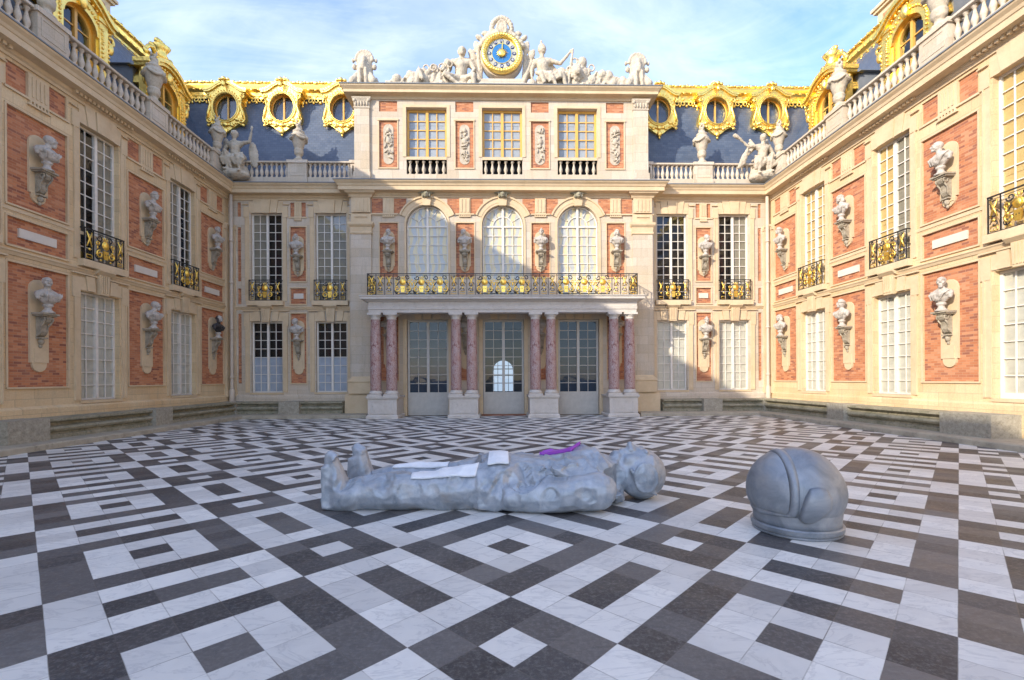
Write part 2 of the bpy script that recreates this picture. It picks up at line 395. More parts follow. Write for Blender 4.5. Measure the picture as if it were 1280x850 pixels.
# ------------------------------------------------------------------ sculpting by voxel union
def vox(mb, name, voxel, smooth=3, disp=None, tex='CLOUDS', tscale=.2, dec=None):
    me = mb.mesh(name + '_src'); o = bpy.data.objects.new(name + '_src', me); COL.objects.link(o)
    r = o.modifiers.new('r', 'REMESH'); r.mode = 'VOXEL'; r.voxel_size = voxel; r.use_smooth_shade = True
    if smooth: s = o.modifiers.new('s', 'SMOOTH'); s.factor = .5; s.iterations = smooth
    if disp:
        for i, (ty, sc, st) in enumerate(disp):
            t = bpy.data.textures.new('t', ty)
            t.noise_scale = sc
            if ty == 'CLOUDS': t.noise_depth = 3
            d = o.modifiers.new('d', 'DISPLACE'); d.texture = t; d.strength = st; d.texture_coords = 'LOCAL'; d.mid_level = .5
    dg = bpy.context.evaluated_depsgraph_get(); dg.update()
    m2 = bpy.data.meshes.new_from_object(o.evaluated_get(dg)); m2.name = name
    bpy.data.objects.remove(o); bpy.data.meshes.remove(me)
    m2.materials.clear()
    return m2

def figure(mb, j, k=1.0, face=None, female=False):
    """adds a body to mb from joints (dict of points); k = height / 1.8 m; face = direction the face looks"""
    V = Vector
    P_ = {a: V(b) for a, b in j.items()}
    f = V(face or (0, -1, 0)).normalized()
    nk, hd = P_['neck'], P_['head']
    up = (hd - nk).normalized()
    mb.ell(hd, (.095*k, .105*k, .125*k), 12, 8, Matrix([f.cross(up).normalized(), f, up]).transposed() if f.length else None)
    mb.ell(hd + f*.10*k - up*.01*k, (.018*k, .02*k, .028*k))                    # nose
    mb.ell(hd + f*.06*k - up*.075*k, (.045*k, .04*k, .035*k))                  # chin
    mb.ell(hd + f*.075*k + up*.045*k, (.06*k, .022*k, .018*k))                 # brow
    mb.ell(hd - f*.035*k + up*.03*k, (.105*k, .11*k, .115*k))                  # hair
    mb.cap(nk - up*.05*k, hd - up*.07*k, .06*k, .055*k)
    ch, pe = P_['chest'], P_['pelvis']
    for s in ('l', 'r'):
        sh, el, wr = P_['sh'+s], P_['el'+s], P_['wr'+s]
        hp, kn, an, to = P_['hp'+s], P_['kn'+s], P_['an'+s], P_['to'+s]
        mb.cap(ch, sh, .12*k, .075*k); mb.cap(sh, el, .068*k, .048*k); mb.cap(el, wr, .048*k, .032*k)
        d = (wr - el).normalized(); mb.ell(wr + d*.06*k, (.035*k, .035*k, .05*k))
        for q in (-1, 0, 1, 2):
            n_ = V((q*.016*k, 0, 0)); mb.cap(wr + d*.09*k + n_, wr + d*(.15 - .01*abs(q))*k + n_*1.2, .011*k, .009*k, 6)
        mb.cap(pe, hp, .13*k, .11*k); mb.cap(hp, kn, .105*k, .065*k); mb.cap(kn, an, .065*k, .04*k); mb.cap(an, to, .042*k, .035*k)
        mb.cap(nk - up*.04*k, sh, .06*k, .06*k)
    mb.cap(pe, ch, .135*k, .15*k, 12)

# ------------------------------------------------------------------ camera, world, sun
cam = bpy.data.cameras.new('camera'); co = bpy.data.objects.new('camera', cam); COL.objects.link(co); scene.camera = co
cam.sensor_width = 36; cam.lens = 586/1280*36; cam.clip_start = .05; cam.clip_end = 3000
cam.shift_y = (473.5 - 425)/1280
co.location = (0, 0, 1.75)
co.rotation_euler = (Matrix.Rotation(-.0236, 3, 'Z') @ Matrix.Rotation(PI/2, 3, 'X') @ Matrix.Rotation(-.0057, 3, 'Z')).to_euler()

EL = R(23.5); SD = Vector((1.0, .85, 0)).normalized()
sun = bpy.data.lights.new('sun', 'SUN'); so = bpy.data.objects.new('sun', sun); COL.objects.link(so)
sun.energy = 2.0; sun.angle = R(.5); sun.color = (1.0, .90, .74)
dirv = Vector((SD.x*math.cos(EL), SD.y*math.cos(EL), -math.sin(EL)))
so.rotation_euler = dirv.to_track_quat('-Z', 'Y').to_euler(); so.location = (-20, -20, 30)

w = bpy.data.worlds.new('World'); scene.world = w; w.use_nodes = True
nt = w.node_tree; nt.nodes.clear()
class WG(G):
    def __init__(s): s.nt = nt
g = WG()
sky = g.n('ShaderNodeTexSky', sky_type='NISHITA', sun_disc=False, sun_elevation=EL, sun_rotation=math.atan2(-SD.x, -SD.y), dust_density=.6, ozone_density=1.5)
d = g.n('ShaderNodeTexCoord').outputs['Generated']; dx, dy, dz = g.sep(d)[0:3]
den = g.math('ADD', g.math('MAXIMUM', dz, 0.0), .22)
cv = g.comb(g.math('DIVIDE', dx, den), g.math('DIVIDE', dy, den), 0.0)
cv2 = g.scale(cv, (.55, 1.0, 1))
cl = g.noise(cv2, 1.3, 8, .58, .7)
wisp = g.noise(g.scale(cv, (.8, 2.4, 1)), 2.2, 8, .62, 1.2)
cm = g.ramp(cl, [(.43, 0.0), (.68, 1.0)])
wm = g.math('MULTIPLY', g.ramp(wisp, [(.42, 0.0), (.75, 1.0)]), .5)
cf = g.math('MINIMUM', g.math('ADD', g.math('MULTIPLY', cm, .75), wm), 1.0)
cf = g.math('MULTIPLY', cf, .42)
skyc = g.mix(cf, g.mix(1.0, sky.outputs[0], (.84, .88, 1.03), 'MULTIPLY'), (4.7, 4.75, 4.9))
bg = g.n('ShaderNodeBackground', i_Color=skyc, i_Strength=.15)
wo = g.n('ShaderNodeOutputWorld'); nt.links.new(bg.outputs[0], wo.inputs[0])

scene.view_settings.view_transform = 'Standard'; scene.view_settings.look = 'None'
scene.view_settings.exposure = 1.62; scene.view_settings.gamma = 1
scene.view_settings.use_curve_mapping = False
scene.cycles.max_bounces = 7; scene.cycles.diffuse_bounces = 4; scene.cycles.glossy_bounces = 4; scene.cycles.transparent_max_bounces = 10
scene.cycles.use_denoising = True

X0 = .13
# ------------------------------------------------------------------ ground
def sheet(name, x0, x1, y0, y1, z, m):
    b = MB(); b.quad((x0,y0,z),(x1,y0,z),(x1,y1,z),(x0,y1,z)); return tag(b.build(name, m), kind='structure')
sheet('ground', -900, 900, -900, 900, -.012, M['ground'])
sheet('marble_pavement', -11.9, 12.15, -9, 22.42, 0, M['floor'])

# ------------------------------------------------------------------ facade pieces (local: x along the wall, -y towards the court, z up)
def wall(mb, x0, x1, z0, z1, holes, y=0.0):
    xs = sorted({x0, x1, *[h[0] for h in holes], *[h[1] for h in holes]}); xs = [a for a in xs if x0 <= a <= x1]
    zs = sorted({z0, z1, *[h[2] for h in holes], *[h[3] for h in holes]}); zs = [a for a in zs if z0 <= a <= z1]
    for a, b in zip(xs, xs[1:]):
        run = None
        for c, e in zip(zs, zs[1:]):
            mx, mz = (a+b)/2, (c+e)/2
            solid = not any(h[0] < mx < h[1] and h[2] < mz < h[3] for h in holes)
            if solid: run = (run[0], e) if run else (c, e)
            if (not solid or e == zs[-1]) and run:
                mb.quad((a,y,run[0]),(b,y,run[0]),(b,y,run[1]),(a,y,run[1])); run = None
    for h in holes:
        a, b, c, e, dp = h
        mb.quad((a,y,c),(a,y+dp,c),(a,y+dp,e),(a,y,e)); mb.quad((b,y,c),(b,y+dp,c),(b,y+dp,e),(b,y,e))
        mb.quad((a,y,e),(b,y,e),(b,y+dp,e),(a,y+dp,e)); mb.quad((a,y,c),(b,y,c),(b,y+dp,c),(a,y+dp,c))

def win_mesh(w, h, rows, cols, fr=.06, stile=.10, mun=.028, arch=False, bottom=0.0):
    """two-leaved casement, x in +-w, z 0..h, front at y=0"""
    b = MB(); w2 = w
    hh = h - (w if arch else 0)
    b.box(-w2, -w2+fr, 0, .07, 0, hh); b.box(w2-fr, w2, 0, .07, 0, hh)
    b.box(-w2+fr, w2-fr, 0, .07, 0, max(fr, bottom))
    b.box(-stile/2, stile/2, -.025, .07, max(fr, bottom), h - (fr if not arch else .03))
    if not arch: b.box(-w2+fr, w2-fr, 0, .07, h-fr, h)
    zb = max(fr, bottom)
    for s in (-1, 1):
        xa, xb = stile/2, w2-fr
        for c in range(1, cols):
            x = xa + (xb-xa)*c/cols; b.box(s*x-mun/2, s*x+mun/2, .01, .045, zb, hh - (fr if not arch else 0))
        for r in range(1, rows):
            z = zb + (hh-fr*(not arch)-zb)*r/rows; b.box(min(s*xa, s*xb), max(s*xa, s*xb), .014, .041, z-mun/2, z+mun/2)
    if arch:
        b.box(-w2+fr, w2-fr, -.01, .07, hh-.035, hh+.035)
        pts = [(w2*math.cos(t), hh + w2*math.sin(t)) for t in [PI*i/20 for i in range(21)]]
        inn = [((w2-fr)*math.cos(t), hh + (w2-fr)*math.sin(t)) for t in [PI*i/20 for i in range(21)]]
        b.strip(pts, inn, 0, .07)
        r1 = w2*.5
        b.strip([((r1+.02)*math.cos(t), hh+(r1+.02)*math.sin(t)) for t in [PI*i/16 for i in range(17)]],
                [((r1-.02)*math.cos(t), hh+(r1-.02)*math.sin(t)) for t in [PI*i/16 for i in range(17)]], .012, .043)
        for t in (PI/6, PI/3, 2*PI/3, 5*PI/6):
            b.tube([(r1*math.cos(t), .025, hh+r1*math.sin(t)), ((w2-.04)*math.cos(t), .025, hh+(w2-.04)*math.sin(t))], .016, 4)
    return b.mesh('window')

def glass_mesh(w, h, arch, z0=.04):
    b = MB()
    if arch:
        hh = h - w
        b.add([(-w+.03,.03,z0),(w-.03,.03,z0)] + [((w-.03)*math.cos(t), .03, hh+(w-.03)*math.sin(t)) for t in [PI*i/16 for i in range(17)]], [tuple(range(19))])
    else: b.quad((-w+.03,.03,z0),(w-.03,.03,z0),(w-.03,.03,h-.03),(-w+.03,.03,h-.03))
    return b.mesh('pane')

def window(parent, cx, y, z0, w, h, rows, cols, frame='white', shut=(None, None), glass='glass', arch=False, bottom=0.0, name='window', back=.30, panelled=False, fr=.06, stile=.10, mun=.028):
    key = ('win', w, h, rows, cols, frame, arch, bottom, fr, stile, mun)
    o = obj(name, cached(key, lambda: win_mesh(w, h, rows, cols, arch=arch, bottom=bottom, fr=fr, stile=stile, mun=mun)), M[frame], parent, (cx, y, z0))
    obj('pane', cached(('gl', w, h, arch, glass, bottom), lambda: glass_mesh(w, h, arch, max(.04, bottom-.02))), M[glass], o)
    for s, sh in zip((-1, 1), shut):
        if not sh: continue
        for (mname, za, zb) in (sh if isinstance(sh, list) else [(sh, 0, 1)]):
            def mk(s=s, za=za, zb=zb):
                b = MB(); xa, xb = s*.02, s*(w-.02); a, e = .05+(h-.1)*za, .05+(h-.1)*zb
                b.box(xa, xb, .07, .10, a, e)
                n = max(1, round(3*(zb-za)))
                for i in range(n):
                    c = a+(e-a)*i/n+.09; d2 = a+(e-a)*(i+1)/n-.09
                    b.box(xa+s*.1, xb-s*.1, .058, .07, c, d2)
                return b.mesh('shutter')
            obj('shutter', cached(('sh', s, w, h, za, zb, mname), mk), M[mname], o)
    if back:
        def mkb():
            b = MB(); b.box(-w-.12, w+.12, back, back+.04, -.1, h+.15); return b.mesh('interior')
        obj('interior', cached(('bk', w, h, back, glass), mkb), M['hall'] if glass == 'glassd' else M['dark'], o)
    if panelled:
        def mkp():
            b = MB()
            for s in (-1, 1):
                b.box(s*.06, s*(w-.06), -.012, .0, .10, bottom-.06)
                b.box(s*.13, s*(w-.14), -.026, -.012, .22, bottom-.17)
                b.box(s*.13, s*(w-.14), -.02, -.012, .13, .18)
            return b.mesh('door_panel')
        obj('door_panel', cached(('pp', w, bottom, frame), mkp), M[frame], o)
    return o

def spiral(cx, cz, r, turns=1.4, a0=0, sgn=1, n=16, y=0):
    return [(cx + r*(1-.72*i/(n-1))*math.cos(a0 + sgn*2*PI*turns*i/(n-1)), y, cz + r*(1-.72*i/(n-1))*math.sin(a0 + sgn*2*PI*turns*i/(n-1))) for i in range(n)]
def mask_module(gd, ir, cx, h, k=1.0):
    """one gilded mask on its shield between scrolls"""
    gd.ell((cx, -.03, h*.60), (.105*k, .05, .125*k), 10, 7); gd.ell((cx, -.02, h*.60), (.145*k, .02, .15*k), 10, 6)
    gd.prism([(cx-.075*k, h*.14), (cx+.075*k, h*.14), (cx+.10*k, h*.42), (cx-.10*k, h*.42)], -.035, .0)
    for q in (-.035, .035): ir.ell((cx+q*k, -.038, h*.3), (.012, .008, .02), 6, 4)
    for i in (-1, 0, 1): gd.ell((cx+i*.07*k, -.01, h*.80+.02*(1-abs(i))), (.025, .015, .06), 6, 5, Matrix.Rotation(i*.4, 3, 'Y'))
    for s in (-1, 1):
        gd.tube(spiral(cx+s*.22*k, h*.28, .13*k, 1.3, PI/2, -s, y=-.01), [.036-.0015*i for i in range(16)], 5)
        gd.tube(spiral(cx+s*.27*k, h*.62, .085*k, 1.2, -PI/2, s, y=-.005), .020, 4)
        gd.ell((cx+s*.19*k, -.02, h*.09), (.05, .025, .03), 6, 5)
        gd.ell((cx+s*.30*k, -.01, h*.48), (.03, .02, .045), 6, 5)
        ir.tube(spiral(cx+s*.20*k, h*.80, .11*k, 1.1, PI, -s), .020, 4); ir.tube(spiral(cx+s*.30*k, h*.20, .10*k, 1.1, 0, s), .018, 4)
        ir.tube([(cx+s*.08*k, 0, h*.70), (cx+s*.2*k, 0, h*.55), (cx+s*.33*k, 0, h*.35), (cx+s*.3*k, 0, h*.12)], .020, 4)
def side_module(gd, ir, cx, h, wd):
    gd.tube([(cx-wd*.32, -.01, h*.88), (cx, -.015, h*.66), (cx+wd*.30, -.01, h*.42)], [.018, .030, .018], 5)
    gd.tube([(cx+wd*.32, -.01, h*.88), (cx, -.015, h*.66), (cx-wd*.30, -.01, h*.42)], [.018, .030, .018], 5)
    gd.ell((cx, -.015, h*.34), (.045, .03, .045), 7, 5); gd.ell((cx, -.01, h*.66), (.03, .02, .04), 6, 5)
    gd.tube([(cx-wd*.33, -.005, h*.07), (cx+wd*.33, -.005, h*.07), (cx+wd*.33, -.005, h*.17), (cx-wd*.33, -.005, h*.17)], .012, 4, True)
    ir.tube(spiral(cx, h*.5, wd*.42, 1.0, 0, 1), .016, 4); ir.tube(spiral(cx, h*.82, wd*.36, 1.0, PI, 1), .016, 4); ir.tube(spiral(cx, h*.24, wd*.36, 1.0, PI, -1), .016, 4)
def bars(ir, x0, x1, h, xs=()):
    ir.box(x0, x1, -.022, .022, h-.035, h); ir.box(x0, x1, -.018, .018, 0, .025); ir.box(x0+.01, x1-.01, -.008, .008, h*.90, h*.90+.012)
    for x in (x0+.012, x1-.012, *xs): ir.box(x-.012, x+.012, -.013, .013, .02, h-.02)
def railing_meshes():
    ir, gd = MB(), MB(); h = 1.0
    bars(ir, -.77, .77, h, (-.44, .44))
    mask_module(gd, ir, 0, h, 1.0); side_module(gd, ir, -.6, h, .3); side_module(gd, ir, .6, h, .3)
    for s in (-1, 1): ir.box(s*.77-.012, s*.77+.012, 0, .3, .48, .50); ir.box(s*.77-.012, s*.77+.012, 0, .3, h-.03, h)
    return ir.mesh('window_railing'), gd.mesh('gilded_ornament')

def surround_low():
    b = MB()
    for s in (-1, 1):
        b.box(s*.80, s*.95, -.035, 0, 1.16, 4.36); b.box(s*.80, s*1.06, -.05, 0, 4.36, 4.98)
        b.box(s*.95, s*1.0, -.055, 0, 1.16, 4.36)
        b.prism([(s*.27, 4.60), (s*.31, 5.06), (s*.62, 5.06), (s*.55, 4.60)], -.07, 0)
        b.prism([(s*.56, 4.60), (s*.63, 5.0), (s*.79, 5.0), (s*.79, 4.60)], -.035, 0)
    b.box(-1.10, 1.10, -.085, 0, 5.08, 5.13)
    b.prism([(-.17, 4.55), (.17, 4.55), (.22, 5.27), (-.22, 5.27)], -.13, 0)
    for i in range(4): b.box(-.15+i*.08, -.11+i*.08, -.155, -.13, 4.62, 5.18)
    b.prism_yz([(0, 5.14), (-.14, 5.20), (-.24, 5.30), (-.24, 5.34), (0, 5.34)], -.32, .32)
    b.box(-.86, .86, -.20, 0, 5.34, 5.56)
    b.box(-.80, .80, -.05, .28, 1.06, 1.15)
    return b.mesh('window_surround')
def surround_up():
    b = MB()
    for s in (-1, 1):
        b.box(s*.80, s*.95, -.03, 0, 5.56, 9.6); b.box(s*.95, s*.99, -.05, 0, 5.56, 9.6); b.box(s*.80, s*1.05, -.05, 0, 9.6, 10.1)
        b.prism([(s*.20, 9.82), (s*.25, 10.42), (s*.60, 10.42), (s*.50, 9.82)], -.06, 0)
        b.prism([(s*.51, 9.82), (s*.61, 10.36), (s*.82, 10.36), (s*.78, 9.82)], -.03, 0)
    b.prism([(-.19, 9.80), (.19, 9.80), (.24, 10.42), (-.24, 10.42)], -.10, 0)
    b.box(-1.12, -.84, -.07, 0, 10.20, 10.24); b.box(.84, 1.12, -.07, 0, 10.20, 10.24)
    return b.mesh('window_surround')

CORN = [(0, 10.42), (.05, 10.42), (.05, 10.50), (.10, 10.54), (.12, 10.62), (.40, 10.655), (.40, 10.83), (.43, 10.85), (.46, 10.93), (.54, 11.01), (.56, 11.06)]
GUT = [(0.0, 11.062), (.585, 11.062), (.585, 11.10), (-.9, 11.16)]

def bracket_slab(zs, zb, zt, h):
    """flat stone slab with round ends behind bust, shelf and console (zs shelf, zb..zt slab)"""
    b = MB(); w = .27
    arc = lambda cz, r, a0, a1: [(r*math.cos(a0+(a1-a0)*i/8), cz + r*math.sin(a0+(a1-a0)*i/8)) for i in range(9)]
    poly = [(-w, zt-.30)] + [(-w, zb+.30)] + [(-w+.06, zb+.30)] + arc(zb+.25, w-.06, PI, 2*PI) + [(w-.06, zb+.30), (w, zb+.30), (w, zt-.30)] + arc(zt-.30, w, 0, PI)
    b.prism(poly, -.055, 0)
    b.prism([(-w+.10, zb+.30), (w-.10, zb+.30), (w-.10, zs-h-.05), (-w+.10, zs-h-.05)], -.075, -.05)
    c = MB()
    c.box(-.30, .30, -.42, -.05, zs-.05, zs); c.box(-.26, .26, -.37, -.05, zs-.09, zs-.05)
    # scrolled console
    prof = [(-.05, zs-.09), (-.34, zs-.09), (-.36, zs-.17), (-.31, zs-.25), (-.22, zs-.31), (-.19, zs-.42), (-.20, zs-.52), (-.15, zs-.62), (-.05, zs-.68)]
    c.prism_yz(prof, -.09, .09); c.prism_yz([(y*.92, z) for y, z in prof], -.13, .13)
    for s in (-1, 1):
        c.tube([(s*.15, y_, z_) for _, y_, z_ in [(0, -.27+.085*math.cos(q)*(1-.1*q/2), zs-.18+.085*math.sin(q)*(1-.1*q/2)) for q in [i*.7 for i in range(13)]]], .025, 5)
        c.tube([(s*.14, -.30, zs-.26), (s*.13, -.2, zs-.38), (s*.11, -.19, zs-.52), (s*.09, -.12, zs-.64)], .025, 5)
    c.box(-.14, .14, -.20, -.05, zs-.72, zs-.68)
    c.ell((0, -.10, zs-.80), (.09, .08, .10), 8, 6); c.ell((0, -.08, zs-.93), (.05, .05, .06), 8, 5)
    return b.mesh('bracket_slab'), c.mesh('bust_bracket')

# ---- busts
def bust_mesh(v):
    r = random.Random(40+v); b = MB()
    b.ell((0, 0, .50), (.25, .16, .17), 12, 8); b.ell((0, -.03, .42), (.19, .14, .14), 12, 8)
    for s in (-1, 1):
        b.ell((s*.22, .0, .535), (.115, .13, .11)); b.cap((s*.27, .0, .51), (s*.285, -.01, .42), .075, .055)
        b.cap((s*.05, .0, .66), (s*.22, .0, .56), .07, .09); b.ell((s*.10, -.11, .50), (.10, .08, .09))
        b.cap((s*.20, 0, .42), (s*.07, 0, .30), .07, .06)
    b.cap((0, .0, .25), (0, .0, .42), .075, .12)
    hx = (-.06, .0, .05, .02)[v % 4]; t = Matrix.Rotation((-.6, .2, .65, -.2)[v % 4], 3, 'Z')
    b.cap((0, .0, .60), (hx*.6, -.02, .80), .085, .07)
    H = Vector((hx, -.045, .895)); f = t @ Vector((0, -1, 0)); sd = t @ Vector((1, 0, 0))
    rm = Matrix([sd, -f, Vector((0, 0, 1))]).transposed()
    b.ell(H, (.105, .125, .15), 12, 8, rm); b.ell(H + f*.13 + Vector((0, 0, -.01)), (.022, .035, .045), 8, 5, rm)
    b.ell(H + f*.095 + Vector((0, 0, -.10)), (.05, .045, .045), 8, 5, rm); b.ell(H + f*.11 + Vector((0, 0, .05)), (.075, .025, .02), 8, 5, rm)
    for s in (-1, 1): b.ell(H + f*.085 + sd*s*.06 + Vector((0, 0, -.035)), (.03, .03, .03), 6, 5, rm)
    b.ell(H - f*.03 + Vector((0, 0, .035)), (.112, .125, .125), 12, 8, rm)
    for s in (-1, 1): b.ell(H + sd*s*.10, (.018, .03, .035), 6, 5, rm)
    if v % 4 == 1:
        for i in range(12): a = i/11*PI; b.ell(H + sd*math.cos(a)*.11 + Vector((0, 0, -.12+.16*math.sin(a))) - f*.02, .055)
    if v % 4 == 2: b.ell(H + f*.075 + Vector((0, 0, -.13)), (.06, .05, .07))
    if v % 4 == 3: b.ell(H + Vector((0, 0, .13)), (.05, .12, .07)); b.tube([H + Vector((math.cos(a)*.12, math.sin(a)*.13, .05)) for a in [2*PI*i/14 for i in range(14)]], .018, 6, True)
    for i in range(6):
        a = -.22 + i*.085; s = 1 if v % 2 else -1
        b.tube([(s*a - s*.12, -.08-.02*(i % 2), .62), (s*a, -.17, .51), (s*a*.6 + s*.04, -.13, .33)], [.018, .026, .012], 6)
    me = vox(b, 'bust', .0135, 1, [('CLOUDS', .05, .018)])
    return me
def socle_mesh():
    b = MB(); b.lathe([(.0, 0), (.15, 0), (.15, .04), (.12, .06), (.085, .10), (.075, .17), (.11, .20), (.12, .23), (.11, .26), (0, .27)], 0, 0, 14); return b.mesh('socle')
BUSTS = [bust_mesh(v) for v in range(4)]
SOCLE = socle_mesh()
for m_ in BUSTS: m_.materials.append(M['marble'])
BUSTD = BUSTS[1].copy(); BUSTD.materials.clear(); BUSTD.materials.append(M['bronze_dark'])
BG = 'busts on stone brackets around the courtyard'
def put_bust(parent_m, x, z, v, label, dark=False, dy=-.24):
    p = parent_m @ Vector((x, dy, z)); rz = parent_m.to_euler().z
    o = obj('bust', BUSTD if dark else BUSTS[v % 4], None, None, p, (0, 0, rz)); tag(o, label, 'bust', BG); o.scale = (1.02, 1.05, .97)
    obj('socle', SOCLE, M['marble'], o)
    if dark:
        h = MB(); h.ell((0, -.045, .90), (.118, .138, .165), 12, 8); h.ell((0, -.18, .89), (.02, .025, .035), 6, 5); h.ell((0, -.15, .80), (.05, .04, .04), 6, 5)
        h.build('head', M['marble'], o)
    return o

def panels(parent, cx, hw, wide, upbust=True, lowbust=True):
    """the stack of brick panels between two window bays"""
    for (za, zb) in ((1.60, 4.96), (5.42, 6.18), (6.52, 9.14)):
        b = MB(); b.quad((cx-hw, .05, za), (cx+hw, .05, za), (cx+hw, .05, zb), (cx-hw, .05, zb)); b.build('brick_panel', M['brick'], parent)
        f = MB(); t = .05
        f.box(cx-hw-t, cx+hw+t, -.03, -.001, zb, zb+t); f.box(cx-hw-t, cx+hw+t, -.045, -.001, za-t, za)
        f.box(cx-hw-t, cx-hw, -.025, -.001, za, zb); f.box(cx+hw, cx+hw+t, -.025, -.001, za, zb)
        f.build('panel_frame', M['stone2'], parent)
    fz = MB(); fz.quad((cx-hw, .05, 9.64), (cx+hw, .05, 9.64), (cx+hw, .05, 10.33), (cx-hw, .05, 10.33)); fz.build('brick_panel', M['brick'], parent)
    tr = MB(); k = .30 if wide else .17
    tr.box(cx-k, cx+k, -.03, .06, 9.63, 10.34)
    n = 4 if wide else 3
    for i in range(n): x = cx-k*.8+1.6*k*(i+.5)/n; tr.box(x-.025, x+.025, -.055, -.03, 9.70, 10.26)
    tr.box(cx-hw-.06, cx+hw+.06, -.05, -.001, 9.57, 9.63); tr.box(cx-k*1.1, cx+k*1.1, -.07, -.001, 9.44, 9.48)
    for i in range(6): x = cx-k+2*k*(i+.5)/6; tr.box(x-.02, x+.02, -.06, -.001, 9.48, 9.565)
    tr.build('triglyph', M['stone2'], parent)
    tb = MB(); q = hw*.62; tb.box(cx-q, cx+q, -.0, .05, 5.68, 5.93); tb.build('stone_tablet', M['tablet'], parent)
    for (zs, zb, zt, key) in ((3.68, 1.98, 4.66, 'lo'), (7.72, 6.74, 8.74, 'up')):
        a, c = cached(('br', key), lambda: bracket_slab(zs, zb, zt, .95 if key == 'lo' else .75))
        obj('bracket_slab', a, M['stone2'], parent, (cx, .05, 0)); obj('bust_bracket', c, M['console'], parent, (cx, .05, 0)).scale = (.82, .95, 1)

def facade_trim(parent, path, x0, x1, skip=()):
    pass

SUP, SLO = surround_up(), surround_low()
RIR, RGD = railing_meshes()
def bay(parent, c, lo_shut, up_shut, door=False):
    obj('window_surround', SLO, M['stone2'], parent, (c, 0, 0)); obj('window_surround', SUP, M['stone2'], parent, (c, 0, 0))
    if door: window(parent, c, .16, .30, .74, 4.26, 7, 2, 'white', lo_shut, bottom=1.0, name='door', panelled=True)
    else: window(parent, c, .16, 1.15, .74, 3.42, 8, 2, 'white', lo_shut)
    window(parent, c, .16, 5.56, .74, 4.26, 10, 2, 'white', up_shut)
    r = obj('window_railing', RIR, M['iron'], parent, (c, -.14, 5.57)); obj('gilded_ornament', RGD, M['golddim'], r)

